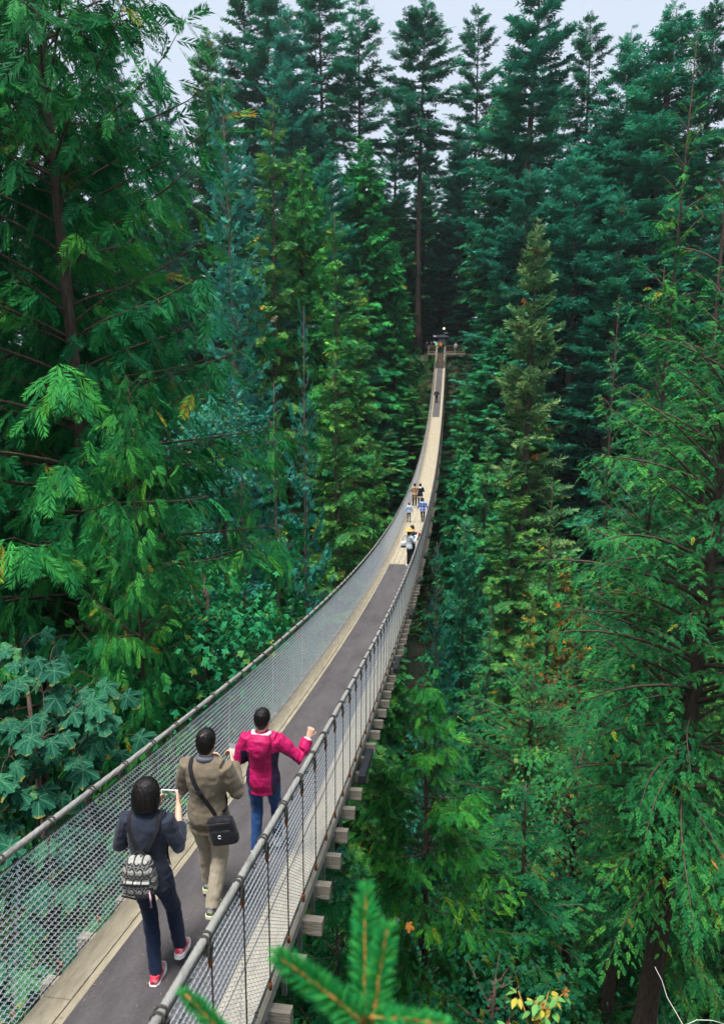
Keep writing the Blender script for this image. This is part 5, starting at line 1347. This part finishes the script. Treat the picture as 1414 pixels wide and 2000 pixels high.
broad_px(1130, 1455, 22, 90, 9, 'pale yellow green broad leaved bush below the big hemlock', (1.5, 1.2, .8), n=1500, lf=.2, name='bush')
broad_px(960, 1880, 13, 150, 10, 'dark leafy bush low in the shade under the bridge', (.38, .5, .46), n=3000, lf=.16, name='bush')  # leaf tint darkened in place of deeper shade down here

# ------------------------------------------------------------------ close to the camera
M['fresh_needle'] = leaf_mat('fresh_fir_needle', [(0, (.02, .30, .085)), (.6, (.05, .46, .12)), (1, (.12, .52, .09))], trans=.4)
M['orange_twig'] = noise_mat('orange_twig', (.30, .13, .03), (.46, .22, .05), 30, .7, .3)
def fir_branch(label, twigs):
    root = np.array(twigs[0][1]); e = empty('fir_branch', root); tag(e, label, 'branch'); g = np.random.default_rng(5)
    for tip, basep, ln in twigs:
        tip, basep = np.array(tip) - root, np.array(basep) - root; ax = tip - basep; L = np.linalg.norm(ax); ax /= L
        s = np.cross(ax, [0.2, -1, .3]); s = unit(s); u_ = np.cross(ax, s)
        bend = lambda t: basep + ax * L * t + u_ * .03 * L * math.sin(t * 3)
        tw = MB().tube([bend(t) for t in np.linspace(0, 1, 7)], np.linspace(.0045, .0022, 7), 6).build('twig', M['orange_twig'], e, True)
        n = int(L * 3600); V = []; T = []; r = []
        for k in range(n):
            t = g.uniform(.02, 1.0); p = bend(t); a = g.uniform(0, 6.28)
            rad = s * math.cos(a) + u_ * math.sin(a) * .3; d = unit(rad * .85 + ax * (.55 + .9 * max(0, t - .85) / .15)); l = ln * g.uniform(.7, 1.1) * (1 - .25 * t)
            sd = np.cross(d, unit(g.normal(0, 1, 3))); sd = unit(sd) * .0013
            i = len(V); V += [p + sd * .6, p - sd * .6, p + d * l * .6 - sd, p + d * l, p + d * l * .6 + sd]; T += [[i, i + 1, i + 2], [i, i + 2, i + 4], [i + 4, i + 2, i + 3]]; q = g.uniform(0, 1); r += [q] * 3
        obj('needles', mesh_np('needles', V, np.array(T), M['fresh_needle'], rnd=r), tw)
P_ = lambda px, py, y: tuple(at(px, py, y))
fir_branch('bright green fir branch tips out of focus at the bottom of the view', [
    (P_(714, 1745, 1.02), P_(712, 2040, .95), .040), (P_(756, 1815, .98), P_(728, 2000, .95), .036), (P_(548, 1872, .92), P_(712, 2000, .95), .040),
    (P_(872, 2002, .93), P_(722, 1985, .95), .030), (P_(790, 2100, .9), P_(712, 2030, .95), .030)])
fir_branch('small out of focus fir tip overlapping the near cable rail', [(P_(362, 1942, .95), P_(470, 2060, .95), .030)])

def shrub():
    c = np.array(at(1048, 1985, 3.1)); z0 = float(terrain(c[0], c[1])); e = empty('shrub', (c[0], c[1], z0)); tag(e, 'small shrub with yellow green leaves and orange seed heads', 'shrub'); g = np.random.default_rng(8)
    b0 = np.array((c[0], c[1], z0)); w = MB(); top = c - b0
    w.tube([(0, 0, -.1), (.05, .02, top[2] * .6), (0, 0, top[2] - .05)], [.012, .008, .004], 5)
    lm = [noise_mat('shrub_leaf_green', (.05, .20, .05), (.12, .30, .06), 30, .6, .1), noise_mat('shrub_leaf_yellow', (.26, .26, .03), (.40, .30, .03), 30, .6, .1)]
    ms = []
    for q in lm:
        x = np.linspace(0, 1, 7); wd = .26 * np.sin(math.pi * x ** .8); V = np.vstack([np.column_stack([x, wd, .10 * np.abs(wd) - .25 * x * x]), np.column_stack([x, -wd, .10 * np.abs(wd) - .25 * x * x]), np.column_stack([x, 0 * x, -.04 - .25 * x * x])])
        F = [[k, 14 + k, 15 + k, k + 1] for k in range(6)] + [[14 + k, 7 + k, 8 + k, 15 + k] for k in range(6)]
        ms.append(mesh_np('shrub_leaf', V, np.array(F), q, smooth=True))
    hm = MB()
    for k in range(40):
        d = unit(g.normal(0, 1, 3)); hm.tube([(0, 0, 0), d * .016], [.0014, .0008], 3)
    hm = hm.mesh('seed_head', M['orange_twig'])
    for k in range(11):
        a = g.uniform(0, 6.28); r_ = g.uniform(.03, .17); t = top + np.array([math.cos(a) * r_, math.sin(a) * r_, g.uniform(-.10, .08)])
        w.tube([(0, 0, top[2] - .25), (top + t) / 2 - [0, 0, .08], t], [.005, .004, .002], 5)
        for q in range(6):
            b_ = g.uniform(0, 6.28); sz = g.uniform(.045, .07); p = t + np.array([math.cos(b_), math.sin(b_), 0]) * .02 - [0, 0, g.uniform(0, .06)]
            obj('leaf', ms[int(g.uniform(0, 1) < .45)], e, p, (g.normal(0, .3), R(15) + g.normal(0, .35), b_), (sz, sz, sz))
        if k % 2 == 0: obj('seed_head', hm, e, t + [0, 0, .012], None, (1.3, 1.3, 1.3))
    t = np.array(at(1104, 1937, 3.1)) - b0; w.tube([top * [.5, .5, 1] - [0, 0, .05], (top + t) / 2, t], [.004, .003, .002], 5); obj('seed_head', hm, e, t, None, (1.4, 1.4, 1.4))
    for q in range(3):
        sz = .06; obj('leaf', ms[0], e, top + (t - top) * (.5 + .2 * q), (0, .5, 1.5 + 2.2 * q), (sz, sz, sz))
    w.build('stem', M['orange_twig'], e, True)
shrub()
pts = [np.array(at(*q)) for q in ((1278, 1888, 9), (1292, 1915, 8.9), (1302, 1948, 8.8), (1318, 1975, 8.7), (1334, 2004, 8.6), (1350, 2060, 8.5))]
e = empty('bare_branch', pts[-1]); tag(e, 'thin bleached bare branch in the bottom corner above the river', 'branch')
pale = noise_mat('bleached_wood', (.50, .48, .44), (.66, .64, .60), 12, .7, .2)
MB().tube([p - pts[-1] for p in pts], [.003, .0045, .0055, .006, .007, .008], 6).build('stem', pale, e, True)
q2 = [np.array(at(*q)) - pts[-1] for q in ((1334, 2004, 8.6), (1360, 1992, 8.6), (1390, 1993, 8.6), (1420, 2002, 8.6))]
MB().tube(q2, [.007, .005, .0045, .003], 6).build('side_shoot', pale, e, True)
# boulders on the river bank
stone = noise_mat('river_stone', (.14, .135, .125), (.34, .33, .31), 3, .85, .5)
g = np.random.default_rng(3)
for k in range(26):
    px, py = g.uniform(1270, 1414), g.uniform(1880, 2000); r = ray(px, py); t = -51.5 / r.z; p = np.array(r * t)
    if k > 12: p = np.array([g.uniform(-20, 40), g.choice([45, 68]) + g.normal(0, 2), -51.5])
    s = g.uniform(.3, 1.3); mb = MB(); th = np.linspace(-1.5, 1.5, 7); loft(mb, np.stack([g.normal(0, .08, 7), g.normal(0, .08, 7), np.sin(th) * .6], 1) * s, np.maximum(np.cos(th), .1) * s * g.uniform(.8, 1.2, 7), np.maximum(np.cos(th), .1) * s * g.uniform(.7, 1.1, 7), n=9)
    o = mb.build('boulder', stone, None, True); o.location = p; tag(o, 'grey boulder lying in the river at the canyon bottom', 'boulder', 'boulders in the river')
# fallen maple leaves caught on the sprays
orange = noise_mat('dead_leaf', (.36, .12, .02), (.52, .22, .04), 20, .8, .3)
dead = maple_leaf_mesh(9, orange)
for k, (px, py, y, lab) in enumerate(((794, 1808, 10.5, 'orange dead maple leaf caught on the bright cedar under the bridge'), (1395, 1690, 11, 'orange dead maple leaf caught near the right edge'))):
    o = obj('fallen_leaf', dead, None, at(px, py, y), (R(40), R(20), k), (.2, .2, .2)); tag(o, lab, 'leaf')
# ------------------------------------------------------------------ damp air in the canyon
hz, nt, b = new_mat('haze_air')
nt.nodes.remove(b)
pv = nd(nt, 'VolumePrincipled', Density=.00016, Anisotropy=.2)
pv.inputs['Color'].default_value = (.80, .90, 1.0, 1)
nt.links.new(pv.outputs[0], nt.nodes['Material Output'].inputs['Volume'])
SC.cycles.volume_bounces = 0
mb = MB(); mb.box((0, 300, 30), (1500, 1300, 180))
tag(mb.build('haze', hz), 'thin pale haze in the damp canyon air', kind='stuff')
